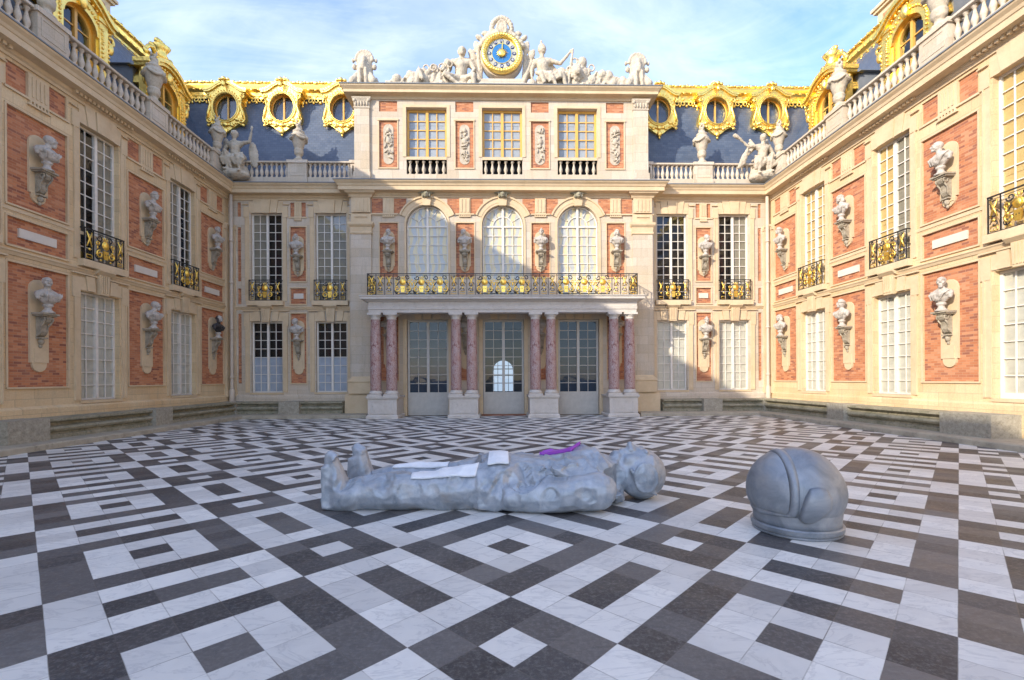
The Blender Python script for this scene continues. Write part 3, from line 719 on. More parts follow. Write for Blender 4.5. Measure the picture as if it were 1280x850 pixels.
# ---- wing builder
def wing(name, label, X, rz, sg, far, shlo, shup, bustlabels, doorbay):
    e = empty(name, label, 'palace wing', (X, 22.9, 0), rz, 'palace wings flanking the court')
    Bc = [3.23, 7.23, 11.3]; Pn = [(.44, 2.10), (4.37, 6.10), (8.42, 10.16), (12.5, 14.1)]
    holes = []
    def sp(a, b): return (min(sg*a, sg*b), max(sg*a, sg*b))
    for i, c in enumerate(Bc):
        a, b = sp(c-.74, c+.74); holes += [(a, b, .30 if (doorbay and i == 2) else 1.15, 4.57, .32), (a, b, 5.56, 9.82, .32)]
    for a, b in Pn:
        a, b = sp(a, b)
        for za, zb in ((1.60, 4.96), (5.42, 6.18), (6.52, 9.14), (9.64, 10.33)): holes.append((a, b, za, zb, .05))
    x0, x1 = sp(0, far)
    m = MB(); wall(m, x0, x1, .1, 10.45, holes); m.build('wall', M['stone'], e)
    for i, c in enumerate(Bc): bay(e, sg*c, shlo[i], shup[i], doorbay and i == 2)
    for a, b in Pn: panels(e, sg*(a+b)/2, (b-a)/2, True)
    t = MB(); dr = [(x0, 0), (x1, 0)]
    t.sweep(dr, [(0, 5.14), (.03, 5.15), (.06, 5.22), (.09, 5.25), (.09, 5.29), (0, 5.31)])
    t.sweep(dr, [(0, 6.34), (.02, 6.34), (.02, 6.44), (0, 6.44)])
    t.build('string_course', M['stone2'], e)
    t = MB(); t.sweep(dr, [(0, .1), (.10, .1), (.10, .98), (.06, 1.03), (0, 1.055)]); t.build('plinth', M['stone'], e)
    t = MB(); t.sweep(dr, CORN)
    for c in Bc:
        n = 15
        for i in range(n): x = sg*c - 1.15 + 2.3*(i+.5)/n; t.box(x-.045, x+.045, -.22, -.118, 10.545, 10.64)
    t.build('cornice', M['stone2'], e)
    t = MB(); t.sweep(dr, GUT); t.build('gutter', M['zinc'], e)
    # corner pilaster beside the drain pipe
    t = MB(); a, b = sp(.05, .36); t.box(a, b, -.10, -.001, 1.3, 9.0); t.box(a-.04, b+.04, -.16, -.001, .98, 1.3)
    a, b = sp(0.0, .42); t.box(a, b, -.13, -.001, 8.95, 9.0)
    t.sweep([(a, 0), (b, 0)], [(0, 9.0), (.13, 9.0), (.15, 9.08), (.20, 9.12), (.20, 9.2), (0, 9.22)]); t.build('pilaster', M['stone2'], e)
    # roof
    t = MB(); t.prism_yz([(.72, 11.2), (3.68, 17.0), (11, 17.6), (13, 11.2)], x0 - (3 if sg > 0 else 0), x1 + (3 if sg < 0 else 0)); t.build('roof', M['slate'], e)
    t = MB(); t.box(x0, x1, .72, 11, .1, 11.2); t.build('rear_wall', M['stone'], e)
    t = MB(); t.sweep([(x0 - (2.1 if sg > 0 else 0), 3.6), (x1 + (2.1 if sg < 0 else 0), 3.6)], [(0, 16.42), (.05, 16.42), (.10, 16.58), (.10, 16.74), (.24, 16.86), (.28, 17.0), (.26, 17.12), (.1, 17.2), (-.1, 17.2)])
    t.build('gilded_ridge', M['goldsm'], e)
    lace(e, (-18 if sg < 0 else -1.8), (18 if sg > 0 else 1.8), 3.6-.16)
    for c in Bc: wing_dormer(e, sg*c)
    dd = 3.3
    b = MB(); cx = sg*2.3; b.box(cx-.8, cx+.8, 4.3, 5.5, 16.6, 18.62); b.box(cx-.92, cx+.92, 4.18, 5.62, 18.62, 18.74); b.box(cx-1.0, cx+1.0, 4.1, 5.7, 18.74, 18.87)
    ch = b.build('chimney', M['stone2'], e)
    b = MB(); b.box(cx-.5, cx+.5, 4.285, 4.3, 17.2, 18.4); b.box(cx-.815, cx-.8, 4.6, 5.2, 17.2, 18.4); b.box(cx+.8, cx+.815, 4.6, 5.2, 17.2, 18.4); b.build('brick_panel', M['redplaster'], ch)
    mw = Matrix.Translation((X, 22.9, 0)) @ Matrix.Rotation(rz, 4, 'Z')
    k = 0
    for i, (a, b) in enumerate(Pn[:3]):
        x = sg*(a+b)/2
        put_bust(mw, x, 7.72, bustlabels[k][1], bustlabels[k][0]); k += 1
        put_bust(mw, x, 3.68, bustlabels[k][1], bustlabels[k][0], dark=bustlabels[k][2] if len(bustlabels[k]) > 2 else False); k += 1
    return e, mw

# ---- gilded roof ornament
def lace(parent, x0, x1, y):
    b = MB(); n = int((x1-x0)/.36)
    for i in range(n):
        x = x0 + (i+.5)*(x1-x0)/n; big = i % 4 == 1
        b.tube(spiral(x, 16.34, .16, 1.0, PI/2, 1 if i % 2 else -1, 10, y), .04, 5); b.ell((x+.18, y, 16.22), (.07, .05, .09), 6, 4)
        b.ell((x, y-.16, 16.80), (.09, .05, .06), 6, 4)
        b.ell((x, y-.02, 16.55), (.07, .05, .05), 7, 5)
        if big: b.ell((x, y-.02, 16.20), (.09, .05, .13), 7, 5); b.ell((x, y-.02, 16.02), (.05, .04, .06), 6, 5)
        b.ell((x, y-.10, 17.17), (.22, .12, .06+.035*(i % 2)), 6, 4); b.ell((x+.18, y-.12, 17.2), (.09, .09, .05+.05*(i % 3 == 1)), 6, 4)
    b.box(x0, x1, y-.02, y+.06, 16.40, 16.50)
    b.build('gilded_lace', M['gold'], parent)

def oval(w, h, cz, n=28, a0=0): return [(w*math.cos(a0+2*PI*i/n), cz+h*math.sin(a0+2*PI*i/n)) for i in range(n)]
def oeil_meshes():
    b = MB()
    half = [(0, 1.42), (.16, 1.40), (.40, 1.30), (.62, 1.12), (.80, 1.0), (1.04, .98), (1.04, .80), (.86, .74), (.80, .55), (.78, .30), (.84, .05), (.96, -.30), (1.02, -.62), (.98, -.86), (.86, -.98), (.66, -.98), (.46, -1.10), (.28, -1.26), (.12, -1.38), (0, -1.44)]
    pts = half + [(-x, z) for x, z in half[-2:0:-1]]
    inner = []
    for x, z in pts:
        a = math.atan2(z/.79, x/.64); inner.append((.64*math.cos(a), .79*math.sin(a)))
    b.strip(pts, inner, -.28, 1.0, True)
    # ring mouldings round the oval
    b.tube([(x, -.30, z) for x, z in oval(.72, .87, 0)], .04, 7, True); b.tube([(x, -.34, z) for x, z in oval(.65, .80, 0)], .03, 6, True)
    for x, z in oval(.80, .96, 0, 34): 
        if z > -.2: b.ell((x, -.30, z), .035, 6, 5)
    # curved hood
    hood = [(-1.12, .93), (-.86, .97), (-.66, 1.08), (-.42, 1.27), (-.18, 1.40), (0, 1.44), (.18, 1.40), (.42, 1.27), (.66, 1.08), (.86, .97), (1.12, .93)]
    b.strip([(x, z+.10) for x, z in hood], [(x, z-.04) for x, z in hood], -.40, .9)
    b.strip([(x*.98, z-.04) for x, z in hood], [(x*.96, z-.12) for x, z in hood], -.38, .6)
    # keystone mask, scrolls, pendants
    b.ell((0, -.46, 1.22), (.10, .09, .18), 8, 7); b.ell((0, -.44, 1.52), (.12, .10, .12), 8, 6)
    for s in (-1, 1):
        b.ell((s*.2, -.40, 1.50), (.10, .08, .09)); b.tube(spiral(s*.86, -.78, .15, 1.3, PI/2, s, 14, -.30), .05, 6)
        b.tube(spiral(s*.86, .62, .13, 1.2, -PI/2, s, 12, -.30), .045, 6)
        b.tube([(s*.86, -.30, .5), (s*.78, -.31, .1), (s*.90, -.31, -.35), (s*.94, -.30, -.7)], [.04, .06, .06, .04], 6)
        for i in range(5): b.ell((s*(.18+.13*i), -.30, -1.02+.02*i+.03*(i % 2)), (.075, .06, .065), 7, 5)
        b.ell((s*.60, -.30, -.72), (.12, .06, .10)); b.ell((s*.34, -.30, -1.06), (.11, .07, .09)); b.ell((s*.9, -.26, -1.02), (.09, .07, .09))
    b.ell((0, -.30, -1.36), (.13, .09, .18)); b.ell((0, -.28, -1.58), (.06, .05, .08)); b.ell((0, -.33, -1.02), (.16, .07, .12))
    fr = b.mesh('dormer')
    g_ = MB(); g_.add([(x, .05, z) for x, z in oval(.66, .81, 0)], [tuple(range(28))]); gl = g_.mesh('pane')
    m_ = MB(); m_.box(-.04, .04, -.03, .04, -.77, .77); m_.tube([(x, .0, z) for x, z in oval(.62, .77, 0)], .03, 6, True)
    return fr, gl, m_.mesh('window_frame')
def crest_mesh(k=1.0):
    c = MB(); c.ell((0, 0, .12*k), (.34*k, .2*k, .12*k)); c.ell((0, 0, .30*k), (.22*k, .16*k, .12*k))
    for s in (-1, 0, 1):
        c.ell((s*.22*k, 0, .34*k), (.09*k, .08*k, .12*k)); c.ell((s*.12*k, 0, .46*k), (.06*k, .06*k, .10*k))
    c.ell((0, 0, .56*k), (.05*k, .05*k, .12*k)); c.ell((.38*k, 0, .14*k), .09*k); c.ell((-.38*k, 0, .14*k), .09*k)
    return c.mesh('crest')

def wing_dormer_meshes():
    b = MB()
    for s in (-1, 1):
        b.box(s*.66, s*1.0, -.20, .25, 11.5, 14.05); b.box(s*1.0, s*1.14, -.12, .15, 11.5, 13.6)
        for i in range(15): b.ell((s*.78, -.21, 11.7+i*.15), (.05, .04, .05), 6, 4); b.ell((s*1.10, -.13, 11.7+i*.14), (.07, .05, .05), 6, 4)
        b.box(s*.60, s*.66, -.12, .9, 11.5, 13.6)
        b.box(s*.60, s*1.14, -.24, .3, 14.05, 14.18)
        b.tube(spiral(s*1.2, 13.75, .22, 1.2, PI/2, s, 12, -.12), .06, 6)
        b.ell((s*1.2, -.12, 13.45), (.12, .08, .22)); b.ell((s*1.27, -.10, 11.9), (.14, .1, .3))
    arc = lambda r, rz, n=18, z0=13.45: [(r*math.cos(PI - PI*i/n), z0 + rz*math.sin(PI*i/n)) for i in range(n+1)]
    b.strip(arc(.98, .95), arc(.60, .55), -.18, .9)
    for i, (x, z) in enumerate(arc(.80, .76)): b.ell((x, -.19, z), (.055, .05, .055), 6, 5)
    hood = [(-1.28, 14.12), (-1.12, 14.15), (-.92, 14.27), (-.66, 14.50), (-.34, 14.66), (0, 14.72), (.34, 14.66), (.66, 14.50), (.92, 14.27), (1.12, 14.15), (1.28, 14.12)]
    b.strip([(x, z+.14) for x, z in hood], [(x, z-.02) for x, z in hood], -.34, .3)
    b.strip([(x*.97, z-.02) for x, z in hood], [(x*.95, z-.14) for x, z in hood], -.27, .28)
    b.prism([(x*.9, z-.1) for x, z in hood] + [(.95, 14.1), (-.95, 14.1)], -.10, .6)
    for i in range(11): x = -.8+.16*i; b.ell((x, -.14, 14.22+.25*math.cos(x*1.5)), (.07, .06, .06), 6, 5)
    b.ell((0, -.22, 14.2), (.16, .12, .26)); 
    fr = b.mesh('dormer')
    ck_ = MB()
    ck_.prism([(-1.0, 11.5), (1.0, 11.5), (1.0, 14.1)] + [(x*.9, z-.02) for x, z in hood[::-1]] + [(-1.0, 14.1)], .5, 2.8); CACHE['cheek'] = ck_.mesh('dormer_cheek')
    c = MB()
    c.ell((0, 0, 15.12), (.55, .2, .14)); c.lathe([(0, 15.1), (.2, 15.15), (.28, 15.35), (.2, 15.5), (.26, 15.62), (.38, 15.8), (.3, 15.86), (0, 15.9)], 0, 0, 12)
    for i in range(7): a = -1.2+.4*i; c.ell((math.sin(a)*.34, 0, 15.88+.12*math.cos(a)), (.07, .10, .13), 7, 5)
    for s in (-1, 1):
        c.tube([(s*.35, 0, 15.2), (s*.55, 0, 15.45), (s*.8, 0, 15.3), (s*1.0, 0, 14.95)], [.10, .12, .09, .06], 7); c.ell((s*.6, 0, 15.5), (.14, .1, .12)); c.ell((s*.95, 0, 15.0), (.12, .1, .14))
    wf = MB()
    pts = [(-.60, 11.6)] + arc(.60, .55) + [(.60, 11.6)]; inn = [(-.50, 11.6)] + arc(.50, .46) + [(.50, 11.6)]
    wf.strip(pts, inn, .02, .12); wf.box(-.05, .05, 0, .10, 11.6, 13.95)
    for z in (12.3, 12.85, 13.35): wf.box(-.5, .5, .04, .08, z-.02, z+.02)
    gl = MB(); gl.add([(x, .07, z) for x, z in [(-.55, 11.6)] + arc(.55, .5) + [(.55, 11.6)]], [tuple(range(21))])
    bk = MB(); bk.add([(x, .25, z) for x, z in [(-.6, 11.6)] + arc(.60, .55) + [(.60, 11.6)]], [tuple(range(21))])
    return fr, c.mesh('crest'), wf.mesh('window_frame'), gl.mesh('pane'), bk.mesh('interior')
WD = wing_dormer_meshes(); OE = oeil_meshes(); CR = crest_mesh(.8)
def wing_dormer(parent, x):
    o = obj('dormer', WD[0], M['gold'], parent, (x, .75, 0))
    obj('crest', WD[1], M['gold'], o, (0, .1, 1.6)).scale = (.9, .9, .88); obj('dormer_cheek', CACHE['cheek'], M['zinc'], o); obj('window_frame', WD[2], M['ochre'], o); obj('pane', WD[3], M['glass'], o); obj('interior', WD[4], M['dark'], o)
def oeil(parent, x, crest=False):
    o = obj('dormer', OE[0], M['gold'], parent, (x, 1.60, 15.70)); o.scale = (.97, .9, .90); obj('pane', OE[1], M['glass'], o)
    obj('window_frame', OE[2], M['ochre'], o)
    b = cached('oeilback', lambda: (lambda q: (q.add([(x_, .2, z_) for x_, z_ in oval(.68, .83, 0)], [tuple(range(28))]), q.mesh('interior'))[1])(MB()))
    obj('interior', b, M['room'], o)
    obj('crest', CR, M['gold'], o, (0, -.1 if not crest else .1, 1.5), (0, 0, 0)).scale = (1, 1, 1) if crest else (.6, .6, .5)

# ------------------------------------------------------------------ the two wings
WL, WR = 'left wing', 'right wing'
amber = 'shut_g'
wl, mwl = wing('palace_wing', 'long brick and pale stone palace wing in shade, left side of the courtyard', -13.08, PI/2, -1, 40,
    [('shut_w', 'shut_w')]*3, [('shut_c', None), (None, 'shut_c'), ('shut_c', 'shut_c')],
    [('marble bust in the shaded wing, upper row, nearest the corner pipe', 0), ('dark marble bust with a pale head, shaded wing, lower row', 1, True),
     ('marble bust, shaded wing, upper row, between the two tall balcony windows', 3), ('marble bust, shaded wing, lower row, between the two shuttered windows', 2),
     ('large marble bust, shaded wing, upper row, on the panel nearest the viewer', 2), ('large toga bust, shaded wing, lower row, on the panel nearest the viewer', 0)], False)
wr, mwr = wing('palace_wing', 'long brick and pale stone palace wing in full sun, right side of the courtyard', 13.32, -PI/2, 1, 34,
    [('shut_w', 'shut_w')]*3, [(amber, amber), (amber, 'shut_c'), (amber, amber)],
    [('sunlit marble bust, sunny wing, upper row, nearest the corner pipe', 3), ('sunlit marble bust, lower row of the sunny wing, nearest the corner pipe', 1),
     ('sunlit marble bust, sunny wing, upper row, between the two amber windows', 1), ('sunlit marble bust, sunny wing, lower row, between the two white windows', 3),
     ('big white bust, sunny wing, upper row, on the panel nearest the viewer', 0), ('big white toga bust, sunny wing, lower row, beside the white door', 2)], True)
wr['label'] = 'long brick and pale stone palace wing in full sun, right side of the courtyard'

# ------------------------------------------------------------------ back facade (two recessed parts beside the pavilion)
bf = empty('palace_facade', 'recessed brick and stone end wall with two window bays each side', 'palace', (X0, 22.9, 0))
mbf = Matrix.Translation((X0, 22.9, 0))
holes = []
for s in (-1, 1):
    for c in (8.33, 11.42): holes += [(s*c-.74, s*c+.74, 1.15, 4.57, .32), (s*c-.74, s*c+.74, 5.56, 9.82, .32)]
    for a, b in ((9.52, 10.26), (12.62, 12.78)):
        a, b = (min(s*a, s*b), max(s*a, s*b))
        for za, zb in ((1.60, 4.96), (5.42, 6.18), (6.52, 9.14), (9.64, 10.33)): holes.append((a, b, za, zb, .05))
m = MB(); wall(m, -13.25, -7.2, .1, 10.45, [h for h in holes if h[1] < 0]); m.build('wall', M['stonew'], bf)
m = MB(); wall(m, 7.2, 13.25, .1, 10.45, [h for h in holes if h[0] > 0]); m.build('wall', M['stonew'], bf)
half = [('shut_b', 0, .5)]
bay(bf, -11.42, (half, half), ('shut_c', None)); bay(bf, -8.33, (half, half), ('shut_c', [('shut_c', 0, 1)]))
bay(bf, 8.33, ('shut_w', 'shut_w'), (None, None)); bay(bf, 11.42, ('shut_w', 'shut_w'), (None, 'shut_c'))
for s in (-1, 1):
    panels(bf, s*9.89, .37, False)
    for za, zb in ((1.60, 4.96), (5.42, 6.18), (6.52, 9.14), (9.64, 10.33)):
        b = MB(); a, c = sorted((s*12.62, s*12.78)); b.quad((a,.05,za),(c,.05,za),(c,.05,zb),(a,.05,zb)); b.build('brick_panel', M['brick'], bf)
    p = sorted((s*7.2, s*13.23)); path = [(p[0], 0), (p[1], 0)]
    t = MB(); t.sweep(path, [(0, 5.14), (.03, 5.15), (.06, 5.22), (.09, 5.25), (.09, 5.29), (0, 5.31)]); t.build('string_course', M['stone2'], bf)
    t = MB(); t.sweep(path, [(0, .1), (.10, .1), (.10, .98), (.06, 1.03), (0, 1.055)]); t.build('plinth', M['stonew'], bf)
    t = MB(); t.sweep(path, CORN); t.build('cornice', M['stone2'], bf)
    t = MB(); t.sweep(path, GUT); t.build('gutter', M['zinc'], bf)
    t = MB(); a, b = sorted((s*12.86, s*13.16)); t.box(a, b, -.10, -.001, 1.3, 9.0); t.box(a-.04, b+.04, -.16, -.001, .98, 1.3)
    t.sweep([(a-.03, 0), (b+.03, 0)], [(0, 8.95), (.13, 8.96), (.15, 9.06), (.20, 9.12), (.20, 9.2), (0, 9.22)]); t.build('pilaster', M['stone2'], bf)
    a, b = sorted((s*6.9, s*17.5)); t = MB(); t.prism_yz([(.72, 11.2), (2.05, 17.0), (9, 18.2), (11, 11.2)], a, b); t.build('roof', M['slate'], bf)
    t = MB(); t.box(a, b, .72, 11, .1, 11.2); t.build('rear_wall', M['stone'], bf)
    a, b = sorted((s*6.9, s*16.8)); t = MB(); t.sweep([(a, 1.95), (b, 1.95)], [(0, 16.42), (.05, 16.42), (.10, 16.58), (.10, 16.74), (.24, 16.86), (.28, 17.0), (.26, 17.12), (.1, 17.2), (-.1, 17.2)]); t.build('gilded_ridge', M['goldsm'], bf)
    lace(bf, a, b, 1.83)
    for c in (8.2, 11.25, 14.1): oeil(bf, s*c, c == 11.25)
put_bust(mbf, -9.89, 7.72, 1, 'pale bust between the two upper windows of the end wall, shaded side')
put_bust(mbf, -9.89, 3.68, 0, 'pale bust between the two lower windows of the end wall, shaded side')
put_bust(mbf, 9.89, 7.72, 2, 'sunlit bust between the two upper windows of the end wall, sunny side')
put_bust(mbf, 9.89, 3.68, 3, 'sunlit bust between the two lower windows of the end wall, sunny side')

# ------------------------------------------------------------------ central pavilion
pv = empty('palace_pavilion', 'three bay central pavilion with arched windows and an attic under a clock', 'pavilion', (X0, 22.5, 0))
mpv = Matrix.Translation((X0, 22.5, 0))
WX = (-3.62, 0, 3.62); BX = (-5.44, -1.81, 1.81, 5.44)
holes = []
for c in WX: holes += [(c-.99, c+.99, 0.0, 4.60, .30), (c-1.0, c+1.0, 5.50, 10.10, .30)]
for c in BX: holes += [(c-.43, c+.43, 6.62, 9.22, .05), (c-.43, c+.43, 1.70, 4.90, .05)]
m = MB(); wall(m, -7.3, 7.3, -.01, 10.45, holes)
for c in WX:                                                       # spandrels above each arch
    for s in (-1, 1):
        pts = [(c+s*1.0*math.cos(t), 9.10+1.0*math.sin(t)) for t in [PI/2*i/12 for i in range(13)]]
        m.add([(c+s*1.0, 0, 10.10)] + [(x, 0, z) for x, z in pts], [(0, i+1, i+2) for i in range(12)])
    arcp = [(c+1.0*math.cos(t), 9.10+1.0*math.sin(t)) for t in [PI*i/24 for i in range(25)]]
    for (xa, za), (xb, zb) in zip(arcp, arcp[1:]): m.quad((xa,0,za),(xb,0,zb),(xb,.3,zb),(xa,.3,za))
for s in (-1, 1): m.quad((s*7.3,0,0),(s*7.3,.42,0),(s*7.3,.42,11.1),(s*7.3,0,11.1))
m.build('wall', M['stonew'], pv)
for c in BX:
    for za, zb in ((6.62, 9.22), (1.70, 4.90)):
        b = MB(); b.quad((c-.43,.05,za),(c+.43,.05,za),(c+.43,.05,zb),(c-.43,.05,zb)); b.build('brick_panel', M['brick'], pv)
        f = MB(); t = .05
        f.box(c-.43-t, c+.43+t, -.03, -.001, zb, zb+t); f.box(c-.43-t, c-.43, -.025, -.001, za, zb); f.box(c+.43, c+.43+t, -.025, -.001, za, zb); f.box(c-.48, c+.48, -.04, -.001, za-t, za)
        f.build('panel_frame', M['stone2'], pv)
    for key, dz in (('lo', .2), ('up', .12)):
        zs = 3.68 if key == 'lo' else 7.72
        a, k = cached(('br', key), lambda: None)
        obj('bracket_slab', a, M['stone2'], pv, (c, .05, dz)); obj('bust_bracket', k, M['console'], pv, (c, .05, dz)).scale = (.82, .95, 1)
# frieze band: red panels, triglyphs, archivolts
def arcs(c, r, n=24, a0=0.0): return [(c + r*math.cos(a0+(PI-2*a0)*i/n), 9.10 + r*math.sin(a0+(PI-2*a0)*i/n)) for i in range(n+1)]
for (xa, xb) in ((-6.24, -4.6), (-2.65, -.95), (.95, 2.65), (4.6, 6.24)):
    b = MB(); b.box(xa, xb, -.012, -.002, 9.66, 10.38); b.build('brick_panel', M['redplaster'], pv)
for c in BX:
    tr = MB(); tr.box(c-.26, c+.26, -.06, -.012, 9.66, 10.40)
    for i in range(3): x = c-.17+.17*i; tr.box(x-.045, x+.045, -.085, -.06, 9.72, 10.34)
    tr.box(c-.28, c+.28, -.07, -.001, 9.50, 9.54)
    for i in range(6): x = c-.25+.1*i; tr.box(x-.03, x+.03, -.06, -.001, 9.54, 9.61)
    tr.build('triglyph', M['stone2'], pv)
t = MB(); xs = [-7.3] + sum([[c-1.36, c+1.36] for c in WX], []) + [7.3]
for a, b in zip(xs[::2], xs[1::2]): t.box(a, b, -.075, -.001, 9.60, 9.66)
t.build('string_course', M['stone2'], pv)
for c in WX:
    t = MB(); a0 = math.asin(.50/1.38)
    t.strip(arcs(c, 1.40, 24, a0), arcs(c, 1.32, 24, a0), -.10, -.001); t.strip(arcs(c, 1.32, 24, a0), arcs(c, 1.10, 24, a0), -.05, -.001)
    t.strip(arcs(c, 1.10), arcs(c, 1.0), -.035, -.001)
    for s in (-1, 1): t.box(c+s*1.0, c+s*1.10, -.035, -.001, 5.5, 9.10)
    t.build('archivolt', M['stone2'], pv)
    k = MB(); k.prism([(c-.17, 10.02), (c+.17, 10.02), (c+.24, 10.50), (c-.24, 10.50)], -.16, -.001)
    ks = k.build('keystone', M['stone2'], pv)
    k = MB(); k.ell((c, -.22, 10.52), (.14, .13, .17)); k.ell((c, -.34, 10.50), (.03, .05, .05)); k.ell((c, -.30, 10.42), (.07, .05, .04))
    for s in (-1, 1): k.ell((c+s*.16, -.18, 10.60), (.13, .09, .09)); k.ell((c+s*.30, -.15, 10.62), (.10, .07, .07)); k.ell((c+s*.16, -.2, 10.46), (.06, .07, .1))
    k.build('carved_mask', M['bench'], ks)
    window(pv, c, .18, 5.50, .98, 4.58, 8, 2, 'white', ('curt', 'curt'), arch=True, back=.29)
    window(pv, c, .16, 0.02, .975, 4.57, 8, 2, 'doorp', (None, None), glass='glassd', bottom=1.10, name='door', panelled=True, back=(.29 if c else 0), fr=.09, stile=.13)
    t = MB()
    for s in (-1, 1): t.box(c+s*.99, c+s*1.17, -.04, -.001, .02, 4.62); t.prism([(c+s*.27, 4.62), (c+s*.3, 5.0), (c+s*.66, 5.0), (c+s*.58, 4.62)], -.06, -.001)
    t.prism([(c-.17, 4.60), (c+.17, 4.60), (c+.2, 5.0), (c-.2, 5.0)], -.12, -.001)
    for i in range(3): t.box(c-.12+.09*i, c-.06+.09*i, -.14, -.12, 4.66, 4.96)
    t.build('door_surround', M['stone2'], pv)
# passage behind the centre door with the daylit window on the garden side
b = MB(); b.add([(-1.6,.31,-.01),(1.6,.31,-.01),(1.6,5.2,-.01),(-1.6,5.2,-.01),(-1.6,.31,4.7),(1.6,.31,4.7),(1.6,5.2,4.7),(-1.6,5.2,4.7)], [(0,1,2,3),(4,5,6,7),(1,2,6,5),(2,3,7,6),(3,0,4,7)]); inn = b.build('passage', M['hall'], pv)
b = MB(); b.add([(-.58, 5.15, .75), (.58, 5.15, .75)] + [(.58*math.cos(t_), 5.15, 2.25+.58*math.sin(t_)) for t_ in [PI*i/14 for i in range(15)]], [tuple(range(17))]); b.build('far_window', M['lit'], inn)
b = MB(); b.box(-.03, .03, 5.08, 5.12, .55, 2.95)
for z in (1.0, 1.5, 1.95, 2.33): b.box(-.62, .62, 5.08, 5.12, z-.025, z+.025)
for x in (-.31, .31): b.box(x-.015, x+.015, 5.08, 5.12, .55, 2.85)
b.build('far_window_frame', M['iron'], inn)
b = MB(); b.box(-1.05, 1.05, -.28, .0, -.005, .07); b.build('door_step', M['step'], pv)
# big pilasters
for s in (-1, 1):
    t = MB(); a, b_ = sorted((s*6.24, s*7.20)); cx = (a+b_)/2
    t.box(a, b_, -.13, -.001, 1.80, 8.66); t.build('pilaster', M['stonew'], pv)
    t = MB(); t.sweep([(a-.16, .4), (a-.16, 0), (b_+.16, 0), (b_+.16, .4)], [(0, .0), (.16, .0), (.16, 1.0), (.10, 1.08), (0, 1.1)])
    t.sweep([(a, .02), (a, -.13), (b_, -.13), (b_, .02)], [(0, 1.09), (.12, 1.09), (.12, 1.60), (.16, 1.66), (.13, 1.74), (.05, 1.80), (0, 1.90)]); t.build('pilaster_base', M['stone2'], pv); t = MB()
    t.sweep([(a, .02), (a, -.13), (b_, -.13), (b_, .02)], [(0, 8.64), (.04, 8.66), (.05, 8.72), (.02, 8.76), (.03, 8.98), (.10, 9.06), (.12, 9.10), (.12, 9.20), (0, 9.22)])
    t.box(a, b_, -.12, -.08, 9.22, 9.60); t.box(a+.03, b_-.03, -.15, -.08, 9.68, 10.38)
    for i in range(4): x = cx-.27+.18*i; t.box(x-.05, x+.05, -.175, -.15, 9.74, 10.30)
    t.box(cx-.3, cx+.3, -.16, -.12, 9.46, 9.50)
    t.sweep([(a, .02), (a, -.12), (b_, -.12), (b_, .02)], [(0, 10.38), (.04, 10.40), (.08, 10.50), (.22, 10.58), (.22, 10.64), (0, 10.66)])
    t.build('pilaster_capital', M['stone2'], pv)
pth = [(-7.3, .42), (-7.3, 0), (7.3, 0), (7.3, .42)]
t = MB(); t.sweep(pth, CORN); t.build('cornice', M['stone2'], pv)
t = MB(); t.sweep(pth, GUT); t.build('gutter', M['zinc'], pv)
# attic storey
holes = []
for c in WX: holes += [(c-.96, c+.96, 12.38, 14.73, .36), (c-.96, c+.96, 11.56, 12.24, .36)]
for c in BX: holes += [(c-.43, c+.43, 11.86, 14.10, .05), (c-.43, c+.43, 14.54, 15.04, .05)]
m = MB(); wall(m, -7.05, 7.05, 11.1, 15.15, holes)
for s in (-1, 1): m.quad((s*7.05,0,11.1),(s*7.05,5,11.1),(s*7.05,5,15.2),(s*7.05,0,15.2))
m.build('attic_wall', M['stonew'], pv)
rl = [[], [], [], []]
def trophy_relief(seed):
    r = random.Random(seed); b = MB()
    pts = [(.24*math.cos(a), 13.72+.24*math.sin(a)) for a in [PI*i/10 for i in range(11)]] + [(-.24*math.cos(a)*1.0, 12.28-.24*math.sin(a)) for a in [PI*i/10 for i in range(11)]]
    b.prism(pts, -.02, .03)
    for i in range(26):
        z = 12.2+1.55*r.random(); x = (r.random()-.5)*.32; a = r.random()*PI
        if i % 3: b.tube([(x-.11*math.cos(a), -.04, z-.11*math.sin(a)), (x, -.07, z), (x+.11*math.cos(a), -.04, z+.11*math.sin(a))], [.02, .032, .016], 6)
        else: b.ell((x, -.03, z), (.075, .05, .07), 8, 5)
    b.ell((0, -.04, 13.65), (.10, .08, .12)); b.ell((0, -.04, 13.15), (.13, .08, .16))
    return b.mesh('trophy_relief')
for i, c in enumerate(BX):
    for za, zb in ((11.86, 14.10), (14.54, 15.04)):
        b = MB(); b.quad((c-.43,.05,za),(c+.43,.05,za),(c+.43,.05,zb),(c-.43,.05,zb)); b.build('brick_panel', M['redplaster'], pv)
    f = MB(); f.box(c-.50, c+.50, -.05, -.001, 14.10, 14.18); f.box(c-.48, c-.43, -.03, -.001, 11.86, 14.10); f.box(c+.43, c+.48, -.03, -.001, 11.86, 14.10); f.box(c-.48, c+.48, -.04, -.001, 11.80, 11.86)
    f.build('panel_frame', M['stone2'], pv)
    obj('trophy_relief', trophy_relief(i), M['statue'], pv, (c, .05, 0))
BAL = [(0, 0), (.085, 0), (.085, .05), (.05, .075), (.045, .11), (.085, .20), (.095, .28), (.07, .38), (.042, .50), (.038, .58), (.065, .60), (.065, .63), (.085, .645), (.085, .70), (0, .70)]
def bal_mesh(h): b = MB(); b.lathe([(r, z*h/.70) for r, z in BAL], 0, 0, 10); return b.mesh('baluster')
BALM = bal_mesh(.70); BALA = bal_mesh(.67)
